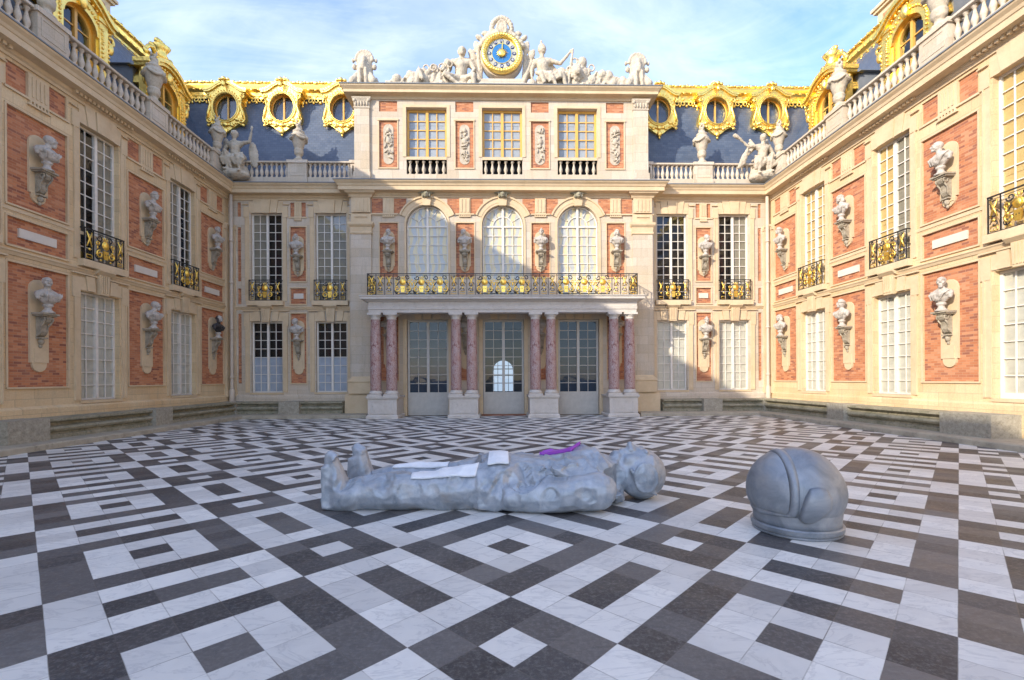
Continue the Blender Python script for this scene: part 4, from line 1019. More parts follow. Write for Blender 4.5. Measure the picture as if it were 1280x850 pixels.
for c in WX:
    window(pv, c, .22, 12.38, .96, 2.35, 5, 2, 'ochre', ('blind', 'blind'), stile=.13, fr=.10, mun=.045, back=.34)
    t = MB(); t.box(c-.96, c+.96, -.02, .30, 12.24, 12.38); t.box(c-1.12, c-.97, -.03, -.001, 12.38, 14.86); t.box(c+.97, c+1.12, -.03, -.001, 12.38, 14.86); t.box(c-.97, c+.97, -.03, -.001, 14.74, 14.86)
    t.build('window_surround', M['stone2'], pv)
    b = MB(); b.box(c-.96, c+.96, .30, .35, 11.56, 12.24); bk = b.build('window_balustrade', M['dark'], pv)
    for i in range(6): obj('baluster', BALA, M['statue'], bk, (c-.8+.32*i, .12, 11.565))
for s in (-1, 1):
    t = MB(); a, b_ = sorted((s*6.31, s*7.02)); t.box(a, b_, -.10, -.001, 11.6, 14.70); t.box(a-.05, b_+.05, -.16, -.001, 11.12, 11.6); t.build('attic_pilaster', M['stonew'], pv)
    t = MB(); t.sweep([(a, .02), (a, -.10), (b_, -.10), (b_, .02)], [(0, 14.62), (.03, 14.64), (.03, 14.70), (.0, 14.72), (.03, 14.95), (.09, 15.08), (.09, 15.14), (0, 15.16)])
    for i in range(5): t.ell((a+.08+.135*i, -.13, 14.86), (.045, .04, .13), 7, 5)
    for x in (a+.02, b_-.02): t.ell((x, -.14, 15.0), (.09, .06, .09))
    t.build('pilaster_capital', M['statue'], pv)
UC = [(0, 15.10), (.05, 15.10), (.07, 15.18), (.12, 15.22), (.36, 15.26), (.36, 15.38), (.40, 15.42), (.48, 15.50), (.50, 15.56)]
pth = [(-7.08, 4.5), (-7.08, 0), (7.08, 0), (7.08, 4.5)]
t = MB(); t.sweep(pth, UC); t.build('attic_cornice', M['stone2'], pv)
t = MB(); t.sweep(pth, [(0, 15.562), (.53, 15.562), (.53, 15.60), (0, 15.62)]); t.box(-7.08, 7.08, 0, 4.5, 15.50, 15.62); t.build('attic_roof', M['zinc'], pv)
for c, v, w_ in zip(BX, (2, 0, 3, 1), ('leftmost', 'second from the left', 'second from the right', 'rightmost')):
    put_bust(mpv, c, 7.84, v, f'marble bust beside the arched windows over the balcony, {w_} of four')
    put_bust(mpv, c, 3.88, (v+1) % 4, f'bust half hidden behind the pink porch columns, {w_} of four')

# ------------------------------------------------------------------ columned portico
po = empty('columned_portico', 'porch of eight pink marble columns in pairs on stone pedestals before the doors', 'portico', (X0, 21.0, 0))
PX = (-5.42, -1.80, 1.80, 5.40)
def colmesh():
    b = MB(); b.lathe([(.235, 1.24), (.245, 1.3), (.245, 2.4), (.235, 3.4), (.205, 4.42), (.215, 4.46), (0, 4.46)], 0, 0, 24); sh = b.mesh('column')
    c = MB(); c.lathe([(.205, 4.44), (.235, 4.46), (.21, 4.49), (.21, 4.54), (.27, 4.60), (.285, 4.64)], 0, 0, 24); c.box(-.30, .30, -.30, .30, 4.64, 4.735); cp = c.mesh('capital')
    d_ = MB(); d_.box(-.31, .31, -.31, .31, 1.0, 1.09); d_.lathe([(.30, 1.09), (.315, 1.13), (.30, 1.17), (.26, 1.19), (.27, 1.23), (.245, 1.25)], 0, 0, 24); bs = d_.mesh('column_base')
    return sh, cp, bs
CM = colmesh()
for c in PX:
    b = MB(); b.sweep([(c-.64, 1.44), (c-.64, 0.0), (c+.64, 0.0), (c+.64, 1.44)], [(0, 0.0), (.07, 0.0), (.07, .12), (.03, .16), (.03, .17)])
    b.box(c-.64, c+.64, 0.0, 1.42, 0, .92)
    b.sweep([(c-.64, 1.44), (c-.64, 0.0), (c+.64, 0.0), (c+.64, 1.44)], [(0, .86), (.03, .87), (.06, .93), (.07, .94), (.07, .998), (0, .999)]); b.box(c-.63, c+.63, .0, 1.42, .90, .997)
    b.strip([(c-.46, .22), (c+.46, .22), (c+.46, .80), (c-.46, .80)], [(c-.40, .28), (c+.40, .28), (c+.40, .74), (c-.40, .74)], -.02, 0, True)
    pe = b.build('pedestal', M['portico'], po)
    for s in (-1, 1):
        k = obj('column', CM[0], M['redmarble'], po, (c+s*.36, .32, 0)); obj('capital', CM[1], M['portico'], k); obj('column_base', CM[2], M['portico'], k)
pth = [(-6.02, 1.48), (-6.02, 0.08), (6.02, 0.08), (6.02, 1.48)]
b = MB(); b.sweep(pth, [(-.5, 4.74), (0, 4.74), (0, 4.88), (.03, 4.885), (.03, 5.02), (.02, 5.03), (.02, 5.20), (.10, 5.24), (.14, 5.27), (.30, 5.31), (.30, 5.40), (.34, 5.44), (.34, 5.47), (-.5, 5.49)]); b.build('entablature', M['portico'], po)
b = MB(); b.box(-5.7, 5.7, .2, 1.48, 5.0, 5.46); b.box(-5.98, 5.98, .3, 1.48, 4.9, 5.0); b.build('balcony_floor', M['portico'], po)

# balcony railing
br_ = empty('balcony_railing', 'long black iron balcony railing with gilded masks on top of the porch', 'railing', (X0, 21.0, 5.495))
ir, gd = MB(), MB(); h = .98
cells = []; x = -6.05; W = 12.1
layout = []
n3 = .385; big = (W - 12*n3)/3
for k in range(4):
    for i in range(3): layout.append(('s', x, n3)); x += n3
    if k < 3: layout.append(('b', x, big)); x += big
irs = []
bars(ir, -6.05, 6.05, h)
for t_, xx, ww in layout:
    gdm = gd
    ir.box(xx-.012, xx+.012, -.013, .013, .02, h-.02)
    if t_ == 's': side_module(gd, ir, xx+ww/2, h, ww*.85)
    else:
        for q in range(3): mask_module(gd, ir, xx+ww*(q+.5)/3, h, 1.0)
        for q in (1, 2):
            gd.ell((xx+ww*q/3, -.02, h*.52), (.045, .03, .09), 7, 5); gd.ell((xx+ww*q/3, -.02, h*.7), (.03, .02, .05), 7, 5)
        ir.box(xx+.1, xx+ww-.1, -.03, .0, .05, .09)
for s in (-1, 1):
    i2, g2 = MB(), MB(); bars(i2, 0, 1.4, h, (.46, .93))
    for q in range(3): side_module(g2, i2, .23+.47*q, h, .36)
    rot = Matrix.Rotation(PI/2, 4, 'Z')
    for src, dst in ((i2, ir), (g2, gd)):
        dst.add([tuple(Vector((s*6.05, 0, 0)) + (rot @ Vector(v))) for v in src.v], src.f, False)
ir.build('iron_frame', M['iron'], br_); gd.build('gilded_ornament', M['golddim'], br_)

# ------------------------------------------------------------------ balustrades
def pedestal(mb, a, b, y0, y1):
    mb.box(a, b, y0, y1, 11.30, 12.22)
    mb.box(a-.03, b+.03, y0-.03, y1+.03, 11.30, 11.50); mb.strip([(a+.10, 11.60), (b-.10, 11.60), (b-.10, 12.12), (a+.10, 12.12)], [(a+.15, 11.65), (b-.15, 11.65), (b-.15, 12.07), (a+.15, 12.07)], y0-.015, y0, True)
    mb.box(a-.05, b+.05, y0-.05, y1+.05, 12.22, 12.36)
def balustrade(label, loc, rz, x0, x1, peds, cat='balustrade', lim=None):
    e = empty('balustrade', label, cat, loc, rz, 'stone balustrades along the roof edge')
    y0, y1 = -.02, .28
    b = MB(); b.box(x0, x1, y0+.02, y1-.02, 11.12, 11.56); b.build('base_course', M['stonew'], e)
    b = MB(); b.sweep([(x0, y0+.02), (x1, y0+.02)], [(-.26, 12.245), (0, 12.245), (.03, 12.26), (.03, 12.33), (0, 12.345), (-.26, 12.345)]); b.build('handrail', M['stonew'], e)
    for a, c in peds: p_ = MB(); pedestal(p_, a, c, y0-.04, y1+.04); p_.build('pedestal', M['stonew'], e)
    edges = sorted(peds); cur = x0; gaps = []
    for a, c in edges:
        if a > cur+.1: gaps.append((cur, a))
        cur = max(cur, c)
    if cur < x1-.1: gaps.append((cur, x1))
    for a, c in gaps:
        n = max(1, round((c-a)/.245))
        for i in range(n):
            xx = a+(c-a)*(i+.5)/n
            if lim and abs(xx) > lim: continue
            obj('baluster', BALM, M['stonew'], e, (xx, .13, 11.555))
    return e
balustrade('pale stone balustrade on the end wall, shaded side of the pavilion', (X0, 22.9, 0), 0, -12.75, -7.1, [(-10.35, -9.45), (-7.35, -7.1)])
balustrade('pale stone balustrade on the end wall, sunny side of the pavilion', (X0, 22.9, 0), 0, 7.1, 12.75, [(7.1, 7.35), (9.45, 10.35)])
pl = [(.0, 1.25), (4.15, 5.1), (8.4, 9.35), (12.3, 13.3)]
balustrade('long stone balustrade along the roof edge of the shaded wing', (-13.08, 22.9, 0), PI/2, -34, 0, [(-b, -a) for a, b in pl], lim=14)
balustrade('long stone balustrade along the roof edge of the sunny wing', (13.32, 22.9, 0), -PI/2, 0, 30, pl, lim=14)

# ------------------------------------------------------------------ drain pipes
for s, lb in ((-1, 'cream drain pipe running down the shaded corner of the court'), (1, 'cream drain pipe running down the sunny corner of the court')):
    e = empty('drain_pipe', lb, 'drain pipe', (X0+s*12.93, 22.62, 0), 0, 'drain pipes in the corners')
    b = MB(); b.tube([(0, .0, .4), (0, 0, 1.0), (0, .0, 6), (0, 0, 10.6)], .075, 10); b.build('pipe', M['pipe'], e)
    for z in (1.9, 4.2, 6.4, 8.4): b = MB(); b.lathe([(.0, -.04), (.10, -.04), (.10, .04), (0, .04)], 0, 0, 10, cz=z); b.build('pipe_collar', M['pipe'], e)
    b = MB(); b.lathe([(.08, 0), (.11, .05), (.12, .9), (.1, .95), (.08, 1.0)], 0, 0, 10, cz=.35); b.build('pipe_foot', M['pipe'], e)

# ------------------------------------------------------------------ kerb and benches
kp = [(-.02, -.01), (0, -.01), (0, .13), (-.03, .16), (-1.7, .17)]
k = MB(); path = [(-11.62, -14), (-11.62, 21.30), (-6.6, 21.30)]
KP = [(0, -.01), (0, .13), (.03, .16), (1.7, .165)]
def kerb(path, name='kerb'):
    b = MB(); b.sweep(path, [(-d, z) for d, z in KP]); return tag(b.build(name, M['kerb']), kind='structure')
kerb([(-11.62, -14), (-11.62, 21.30), (-6.1, 21.30)])
kerb([(6.4, 21.30), (11.88, 21.30), (11.88, -9)])
BP = [(-.02, .10), (.60, .10), (.60, .26), (.55, .28), (.55, .33), (.63, .37), (.66, .43), (.63, .49), (.52, .52), (.48, .56), (.48, .60), (.62, .63), (.66, .655), (.66, .72), (-.02, .74)]
def bench(label, path, blocks):
    e = empty('stone_bench', label, 'stone bench', (path[0][0], path[0][1], 0), 0, 'stone benches along the court walls')
    b = MB(); o = path[0]; b.sweep([(x-o[0], y-o[1]) for x, y in path], [(d_+.0, z) for d_, z in BP]); b.build('seat', M['bench'], e)
    for (xa, xb, ya, yb) in blocks:
        c = MB(); c.box(xa-o[0], xb-o[0], ya-o[1], yb-o[1], .10, .755); c.build('block', M['block'], e)
wy = 22.8
bench('mossy stone bench with square blocks along the foot of the shaded wing', [(-12.98, 12.9), (-12.98, 22.2)], [(-13.0, -12.22, 11.9, 13.0), (-13.0, -12.22, 16.9, 17.75)])
bench('mossy stone bench with square blocks along the foot of the sunny wing', [(13.22, 22.2), (13.22, 12.9)], [(12.42, 13.24, 11.6, 13.0), (12.42, 13.24, 16.75, 17.6)])
bench('mossy stone bench along the end wall left of the porch', [(-13.0, wy), (-7.45, wy)], [(-10.32, -9.38, 21.98, wy), (-13.0, -12.33, 22.1, wy)])
bench('mossy stone bench along the end wall right of the porch', [(7.75, wy), (13.2, wy)], [(9.6, 10.5, 21.98, wy), (12.55, 13.2, 22.1, wy)])

# ------------------------------------------------------------------ urns
def urn_mesh():
    b = MB(); b.lathe([(0, 0), (.24, 0), (.24, .08), (.14, .16), (.12, .26), (.20, .36), (.22, .55), (.18, .60), (.20, .64), (.34, 1.10), (.36, 1.22), (.30, 1.30), (.24, 1.36), (.27, 1.42), (.27, 1.46), (.16, 1.52), (.14, 1.6), (0, 1.65)], 0, 0, 18)
    for s in (-1, 1): b.tube(spiral(s*.36, 1.16, .14, 1.1, PI/2, s, 10, 0), .045, 6)
    for q in range(4):
        a = q*PI/2 + PI/4
        pts = []
        for i in range(7):
            t_ = a - PI/4 + PI/2*i/6; pts.append((.37*math.cos(t_), .37*math.sin(t_), 1.20 - .16*math.sin(PI*i/6)))
        b.tube(pts, [.035, .045, .06, .065, .06, .045, .035], 6)
    for i in range(9): a = i*2.4; b.ell((.09*math.cos(a), .09*math.sin(a), 1.62+.045*i), (.085-.006*i, .085-.006*i, .10))
    return vox(b, 'stone_urn', .026, 1, [('CLOUDS', .06, .015)])
UM = urn_mesh()
def urn(x, y, z, label, k=1.0):
    o = obj('stone_urn', UM, M['statue'], None, (x, y, z)); o.scale = (k, k, k); tag(o, label, 'urn', 'carved urns on the balustrades')
urn(X0-9.89, 23.02, 12.35, 'carved stone urn with flame on the end balustrade, shaded side, before the slate roof')
urn(X0+9.89, 23.02, 12.35, 'carved stone urn with flame on the end balustrade, sunny side, before the slate roof')
urn(-13.22, 18.27, 12.35, 'big carved urn on the shaded wing balustrade between its two gilded dormers', .98)
urn(13.46, 18.27, 12.35, 'big carved urn on the sunny wing balustrade between its two gilded dormers', .98)
urn(-13.20, 22.25, 12.35, 'carved urn on the shaded wing balustrade next to the seated statue', .88)
urn(13.44, 22.25, 12.35, 'carved urn on the sunny wing balustrade next to the winged statue', .88)
urn(-13.22, 14.02, 12.35, 'carved urn on the shaded wing balustrade, nearest the viewer', 1.0)
urn(13.46, 14.02, 12.35, 'carved urn on the sunny wing balustrade, nearest the viewer', 1.0)

# ------------------------------------------------------------------ figures on the corners
def seated(seed, mirror, pose):
    b = MB(); k = 1.45; s = -1 if mirror else 1
    def p(x, y, z): return (s*x, y, z)
    j = dict(pelvis=p(0, .05, .98), chest=p(-.05, .02, 1.62), neck=p(-.05, -.02, 1.93), head=p(-.03, -.06, 2.18),
             shl=p(.28, .02, 1.80), shr=p(-.34, .02, 1.78), elr=p(-.55, -.05, 1.38), wrr=p(-.48, -.2, 1.05),
             hpl=p(.18, -.05, .98), hpr=p(-.16, -.05, .98), knl=p(.38, -.62, .98), knr=p(-.1, -.66, 1.12),
             anl=p(.48, -.55, .34), anr=p(-.06, -.55, .42), tol=p(.52, -.78, .24), tor=p(-.1, -.78, .32))
    if pose == 0: j.update(ell=p(.66, -.05, 1.85), wrl=p(.78, -.12, 2.28))
    else: j.update(ell=p(.70, -.10, 1.72), wrl=p(1.10, -.15, 2.05))
    figure(b, j, k, (s*-.25 if pose == 0 else s*.6, -1, -.05))
    b.ell(p(0, .12, .45), (.55, .48, .5), 12, 8); b.ell(p(.15, -.25, .22), (.62, .48, .25), 12, 8)
    r = random.Random(seed)
    for i in range(8):      # drapery over the lap and down the side
        a = -.40+.12*i
        b.tube([p(a, .0, 1.10), p(a*1.0+.02, -.42+.06*r.random(), 1.08-.12*r.random()), p(a*1.1+.2*r.random(), -.60, .85-.1*r.random()), p(a*.9+.3*r.random(), -.5-.1*r.random(), .40+.25*r.random())], [.09, .11+.04*r.random(), .11, .06], 8)
    b.ell(p(.0, -.2, .85), (.5, .4, .28), 12, 8); b.tube([p(-.35, -.2, 1.2), p(0, -.3, 1.05), p(.4, -.1, 1.3)], [.07, .1, .06], 8)
    for i in range(4): b.tube([p(-.40-.04*i, .05, 1.35), p(-.5, -.05, .9), p(-.46+.05*i, -.1, .35)], [.06, .09, .08], 7)
    if pose == 0:
        for q in range(2): b.ell(p(.72, .18+.02*q, 1.35), (.22, .07, .62), 12, 8, Matrix.Rotation(-s*.12, 3, 'Y'))
        b.ell(p(-.52, .15, 1.75), (.16, .1, .36), 10, 7); b.ell(p(.80, -.12, 2.45), (.07, .05, .10))
    else:
        for q in (-1, 1):    # wings
            for i in range(6): b.cap(p(q*.22, .22, 1.85), p(q*(.42+.05*i), .30, 2.25-.17*i), .10, .05)
        b.cap(p(1.1, -.15, 2.05), p(1.35, -.15, 2.22), .06, .10)
        for i in range(5): b.tube([p(.66, -.05, 1.75), p(.78+.03*i, .0, 1.3), p(.85+.07*i, .02, .95-.05*i)], [.05, .09, .06], 6)
    return vox(b, 'statue', .032, 2, [('CLOUDS', .12, .05), ('CLOUDS', .05, .02)])
sg_ = 'statues seated on the roof corners'
o = obj('seated_statue', seated(1, False, 0), M['statue'], None, (X0-12.75, 22.72, 11.22)); o.scale = (1.04,)*3; tag(o, 'draped stone figure with a raised arm and shield on the shaded roof corner', 'statue', sg_)
o = obj('winged_statue', seated(2, True, 1), M['statue'], None, (X0+12.75, 22.72, 11.22)); o.scale = (1.04,)*3; tag(o, 'winged stone figure leaning out with a trumpet arm on the sunny corner of the cornice', 'statue', sg_)

# ------------------------------------------------------------------ sculptures above the clock cornice
ZT = 15.61; YT = 22.85
def reclining(mirror, kind):
    b = MB(); k = 1.28; s = -1 if mirror else 1
    def p(x, y, z): return (s*x, y, z)
    if kind == 0:   # muscular seated man, club in hand, lion skin
        j = dict(pelvis=p(0, .1, .62), chest=p(.02, .0, 1.22), neck=p(.05, -.05, 1.55), head=p(.06, -.1, 1.80), shl=p(.36, -.02, 1.42), shr=p(-.28, -.02, 1.42),
                 ell=p(.52, -.1, 1.02), wrl=p(.40, -.25, .72), elr=p(-.50, -.08, 1.08), wrr=p(-.60, -.25, .75), hpl=p(.15, -.05, .6), hpr=p(-.15, -.05, .62),
                 knl=p(.50, -.35, .62), knr=p(-.55, -.40, .62), anl=p(.52, -.35, .15), anr=p(-.1, -.42, .2), tol=p(.7, -.45, .08), tor=p(.1, -.5, .08))
        figure(b, j, k*1.28, (.2, -1, 0))
        for i in range(8): a = i*.78; b.ell(p(.06+.11*math.cos(a), -.08, 1.86+.11*math.sin(a)), .07)
        b.ell(p(.06, -.2, 1.70), (.09, .08, .12)); b.ell(p(0, .15, .3), (.7, .35, .34)); b.cap(p(-.9, -.1, .25), p(-.3, .1, .45), .22, .2)
        b.cap(p(.72, 0, .1), p(.78, .05, 1.75), .12, .06)
        b.cap(p(-.95, 0, .4), p(-.85, 0, 1.05), .14, .07); b.ell(p(-1.0, 0, 1.15), (.16, .1, .17))
    else:           # helmeted warrior holding a staff
        j = dict(pelvis=p(0, .1, .66), chest=p(-.05, .0, 1.30), neck=p(-.08, -.05, 1.62), head=p(-.06, -.1, 1.92), shl=p(.24, -.02, 1.50), shr=p(-.36, .0, 1.45),
                 ell=p(.66, -.1, 1.32), wrl=p(1.00, -.2, 1.72), elr=p(-.5, -.05, 1.05), wrr=p(-.5, -.2, .7), hpl=p(.15, -.05, .62), hpr=p(-.15, -.05, .62),
                 knl=p(.70, -.35, .72), knr=p(.25, -.42, .60), anl=p(.85, -.35, .15), anr=p(.45, -.42, .12), tol=p(1.05, -.45, .08), tor=p(.65, -.5, .08))
        figure(b, j, k*1.25, (.6, -1, 0)); b.ell(p(.3, .1, .5), (.55, .3, .45))
        b.ell(p(-.08, -.05, 2.06), (.15, .19, .14)); b.ell(p(-.1, -.02, 2.26), (.05, .17, .12)); b.cap(p(1.14, -.25, 1.85), p(.92, -.25, .1), .045, .07, 8)
        b.ell(p(0, .15, .3), (.7, .35, .34))
        for i in range(5): b.tube([p(-.3+.15*i, -.1, .9), p(-.15+.2*i, -.38, .7-.05*(i % 2)), p(.0+.15*i+.1*(i % 2), -.42, .25+.06*i)], [.08, .12, .08], 8)
        for i in range(4): b.tube([p(.2, .1, 1.45-.1*i), p(.5, .15, 1.2-.12*i), p(.8, .1, .9-.1*i)], [.07, .08, .05], 6)
        b.ell(p(-.55, .1, 1.1), (.2, .15, .35))
    return vox(b, 'statue', .030, 2, [('CLOUDS', .10, .045), ('CLOUDS', .04, .015)])
o = obj('seated_statue', reclining(False, 0), M['statue'], None, (X0-2.0, YT, ZT)); o.scale = (1.28, 1.15, 1.10); tag(o, 'bearded bare chested stone figure seated left of the clock', 'statue', 'statues seated beside the clock')
o = obj('seated_statue', reclining(False, 1), M['statue'], None, (X0+2.05, YT, ZT)); o.scale = (1.22, 1.15, 1.10); tag(o, 'helmeted stone figure with a staff seated right of the clock', 'statue', 'statues seated beside the clock')
def heap(prof, seed, extra=None):
    r = random.Random(seed); b = MB()
    x0, x1 = prof[0][0], prof[-1][0]
    def hgt(x):
        for (a, ha), (c, hc) in zip(prof, prof[1:]):
            if a <= x <= c: return ha + (hc-ha)*(x-a)/(c-a)
        return .1
    n = int((x1-x0)*24)
    for i in range(n):
        x = x0+(x1-x0)*r.random(); h = hgt(x); z = h*r.random()**.5*.95; q = .11+.15*r.random()
        t_ = r.random()
        if t_ < .5: b.ell((x, (r.random()-.6)*.35, z), (q*1.2, q, q), 9, 6, Matrix.Rotation(r.random()*3, 3, 'Y'))
        elif t_ < .8: a = r.random()*PI; b.cap((x, -.25+.2*r.random(), z*.8), (x+.3*math.cos(a), -.25+.2*r.random(), min(h, z*.8+.3*math.sin(a))), .07, .05)
        else: b.tube([(x+.13*math.cos(u), -.25, z+.13*math.sin(u)) for u in [2*PI*w_/10 for w_ in range(10)]], .04, 6, True)
    b.box(x0, x1, -.1, .3, 0, .12)
    for i in range(int((x1-x0)*3)): x = x0+(i+.5)/3; b.ell((x, 0, hgt(x)*.4), (.22, .25, hgt(x)*.45), 9, 6)
    if extra: extra(b)
    return vox(b, 'trophy', .030, 1, [('CLOUDS', .06, .04)])
def horse(b):
    b.cap((-4.25+1.95+2.3, -.2, .25), (-4.1+4.25, -.3, .75), .2, .13); b.cap((.15, -.3, .75), (.32, -.42, .40), .13, .08); b.ell((.1, -.2, .95), (.04, .04, .12))
o = obj('stone_trophy', heap([(-1.4, .3), (-1.1, .55), (-.75, .5), (-.4, .7), (-.1, 1.1), (.35, 1.15), (.8, 1.1), (1.2, 1.25), (1.6, 1.4)], 5, horse), M['statue'], None, (X0-4.1, YT, ZT)); o.scale = (1.0, 1.1, 1.15); tag(o, 'heap of carved armour with a horse head left of the bearded statue', 'stone trophy', 'carved trophies on the attic')
def lion(b):
    b.ell((-.35, -.25, .75), (.28, .25, .3)); b.ell((-.35, -.5, .70), (.15, .12, .16)); b.cap((-.2, 0, .6), (.6, 0, .4), .28, .2)
    for i in range(10): a = i*.63; b.ell((-.35+.27*math.cos(a), -.28, .76+.27*math.sin(a)), .09)
o = obj('stone_trophy', heap([(-1.3, 1.1), (-.9, 1.0), (-.5, 1.4), (-.1, 1.3), (.25, 1.1), (.6, .75), (.9, .8), (1.3, .6), (1.7, .6), (1.95, .4)], 8, lion), M['statue'], None, (X0+4.0, YT, ZT)); o.scale = (1.05, 1.1, 1.2); tag(o, 'heap of carved arms with a lion, right of the helmeted statue on the attic', 'stone trophy', 'carved trophies on the attic')
def corner_trophy(seed):
    b = MB(); b.box(-.5, .5, -.3, .3, 0, .15)
    b.ell((0, 0, .75), (.36, .28, .62), 12, 8); b.ell((0, -.05, 1.18), (.36, .14, .40), 12, 8)
    for i in range(11): a = PI*i/10; b.ell((.36*math.cos(a), -.08, 1.22+.34*math.sin(a)), .075)
    b.ell((0, -.2, 1.15), (.13, .10, .17)); b.ell((0, -.3, .9), (.12, .1, .2))
    for s in (-1, 1):
        b.cap((s*.18, -.1, .72), (s*.44, -.28, .26), .11, .17); b.ell((s*.46, -.3, .26), (.15, .13, .15)); b.ell((s*.44, -.05, .95), (.10, .1, .12)); b.cap((s*.5, 0, .5), (s*.6, 0, .18), .07, .09)
        b.cap((s*.12, -.3, .75), (s*.14, -.3, .12), .07, .09); b.ell((s*.5, -.02, 1.22), (.07, .07, .09))
    return vox(b, 'trophy', .03, 1, [('CLOUDS', .07, .035)])
ct = corner_trophy(1)
for s, lb in ((-1, 'carved shield and horns on the left end of the attic cornice'), (1, 'carved shield and horns on the right end of the attic cornice')):
    o = obj('stone_trophy', ct, M['statue'], None, (X0+s*6.6, YT-.1, ZT)); o.scale = (1.1, 1.1, 1.22); tag(o, lb, 'stone trophy', 'carved trophies on the attic')
# clock surround
e = empty('clock_surround', 'carved stone surround with a shell crest, flags and scrolls framing the blue clock', 'clock surround', (X0, YT, ZT))
b = MB(); b.prism([(-1.25, 0), (1.25, 0), (.95, .55), (-.95, .55)], -.35, .3)
b.strip(oval(1.04, 1.04, 1.80, 36), oval(.6, .6, 1.80, 36), -.16, .3, True)
b.build('base_panel', M['stonew'], e)
b = MB()
for i in range(13): a = R(25+130*i/12); b.ell((1.12*math.cos(a), -.1, 1.8+1.14*math.sin(a)), (.15, .14, .13))
b.cap((-.55, 0, 2.75), (0, 0, 3.0), .22, .28); b.cap((.55, 0, 2.75), (0, 0, 3.0), .22, .28)
for i in range(15):
    a = R(-30+240*i/14); b.ell((.48*math.cos(a), -.08, 3.12+.52*math.sin(a)), (.13, .14, .13))
b.ell((0, -.15, 3.1), (.28, .18, .36)); b.ell((0, -.05, 3.62), (.16, .14, .2)); b.tube([(.22*math.cos(R(a)), -.25, 3.05+.36*math.sin(R(a))) for a in range(-60, 241, 30)], .07, 7)
b.cap((-.95, 0, 2.45), (-.45, 0, 3.1), .15, .12); b.cap((.95, 0, 2.45), (.45, 0, 3.1), .15, .12)
for s in (-1, 1):
    for i in range(3):
        b.cap((s*(.98-.02*i), .0, .1), (s*(1.18+.22*i), .02+.05*i, 2.45-.35*i), .07, .09); b.ell((s*(1.2+.24*i), .02, 2.3-.38*i), (.17, .09, .34), 9, 7, Matrix.Rotation(s*(.2+.25*i), 3, 'Y'))
    b.cap((s*.9, 0, .2), (s*1.45, 0, 1.6), .16, .1); b.ell((s*.95, -.2, .28), (.28, .2, .18)); b.ell((s*1.45, -.2, .35), (.25, .2, .28)); b.ell((s*1.2, -.25, .2), (.2, .15, .2))
    b.ell((s*1.1, 0, 2.75), (.2, .12, .12), 8, 6, Matrix.Rotation(s*-.6, 3, 'Y')); b.ell((s*.8, 0, 2.95), (.2, .12, .12))
me = vox(b, 'crest_carving', .034, 1, [('CLOUDS', .07, .05)])
obj('crest_carving', me, M['statue'], e)
# clock
ck = empty('clock', 'round blue clock with a gilded wreath rim and golden sun face', 'clock', (X0, YT-.28, ZT+1.80))
b = MB(); b.tube([(x, -.02, z) for x, z in oval(.87, .87, 0, 40)], .135, 10, True)
for i in range(44): a = 2*PI*i/44; b.ell((.87*math.cos(a), -.13, .87*math.sin(a)), (.075, .05, .075), 6, 4)
b.build('rim', M['gold'], ck)
def disc(r0, r1, y, m, name, par, n=48):
    q = MB()
    if r0 == 0: q.prism([(r1*math.cos(2*PI*i/n), r1*math.sin(2*PI*i/n)) for i in range(n)], y, y+.03)
    else: q.strip(oval(r1, r1, 0, n), oval(r0, r0, 0, n), y, y+.02, True)
    return q.build(name, m, par)
dial = disc(0, .78, .0, M['ring'], 'dial', ck)
disc(0, .47, -.012, M['blue'], 'dial_centre', dial); disc(.465, .485, -.022, M['goldsm'], 'dial_ring', dial); disc(.715, .735, -.022, M['goldsm'], 'dial_ring', dial)
for i, t_ in enumerate(('XII', 'I', 'II', 'III', 'IIII', 'V', 'VI', 'VII', 'VIII', 'IX', 'X', 'XI')):
    a = PI/2 - i*PI/6; cx, cz = .60*math.cos(a), .60*math.sin(a)
    q = MB(); q.ell((0, 0, 0), (.088, .012, .105), 14, 8, None); q.build('numeral_plate', M['navy'], dial, (cx, -.004, cz), (0, PI/2-a, 0))
    cu = bpy.data.curves.new('numeral', 'FONT'); cu.body = t_; cu.size = .15; cu.align_x = 'CENTER'; cu.align_y = 'CENTER'; cu.extrude = .004; cu.resolution_u = 2
    to = bpy.data.objects.new('tmp', cu); COL.objects.link(to); dg = bpy.context.evaluated_depsgraph_get(); dg.update()
    me = bpy.data.meshes.new_from_object(to.evaluated_get(dg)); bpy.data.objects.remove(to)
    me.transform(Matrix.Rotation(PI/2, 4, 'X')); me.materials.clear()
    obj('numeral', me, M['wpanel'], dial, (cx, -.024, cz), (0, PI/2-a, 0)).scale = (.62 if len(t_) > 2 else .85, 1, 1)
b = MB(); b.ell((0, -.06, 0), (.17, .07, .19), 14, 9); b.ell((0, -.13, -.01), (.02, .025, .035)); b.ell((0, -.11, -.08), (.05, .02, .015))
for s in (-1, 1): b.ell((s*.06, -.115, .05), (.03, .015, .015))
for i in range(18):
    a = 2*PI*i/18; r_ = .34 if i % 2 == 0 else .28
    b.add([(.15*math.cos(a-.12), -.05, .15*math.sin(a-.12)), (.15*math.cos(a+.12), -.05, .15*math.sin(a+.12)), (r_*math.cos(a), -.05, r_*math.sin(a)), (.16*math.cos(a), -.09, .16*math.sin(a)), (.16*math.cos(a), -.02, .16*math.sin(a))], [(0, 3, 2), (3, 1, 2), (0, 2, 4), (4, 2, 1), (0, 4, 1, 3)])
b.build('sun_face', M['goldsm'], ck)
b = MB(); b.prism([(-.02, .15), (.02, .15), (.03, .45), (0, .58), (-.03, .45)], -.05, -.035)
b.build('clock_hand', M['goldsm'], ck, (0, 0, 0), (0, R(4), 0))

# ------------------------------------------------------------------ the reclining metal figure
b = MB()
def lim(*a): b.cap(*a, seg=14)
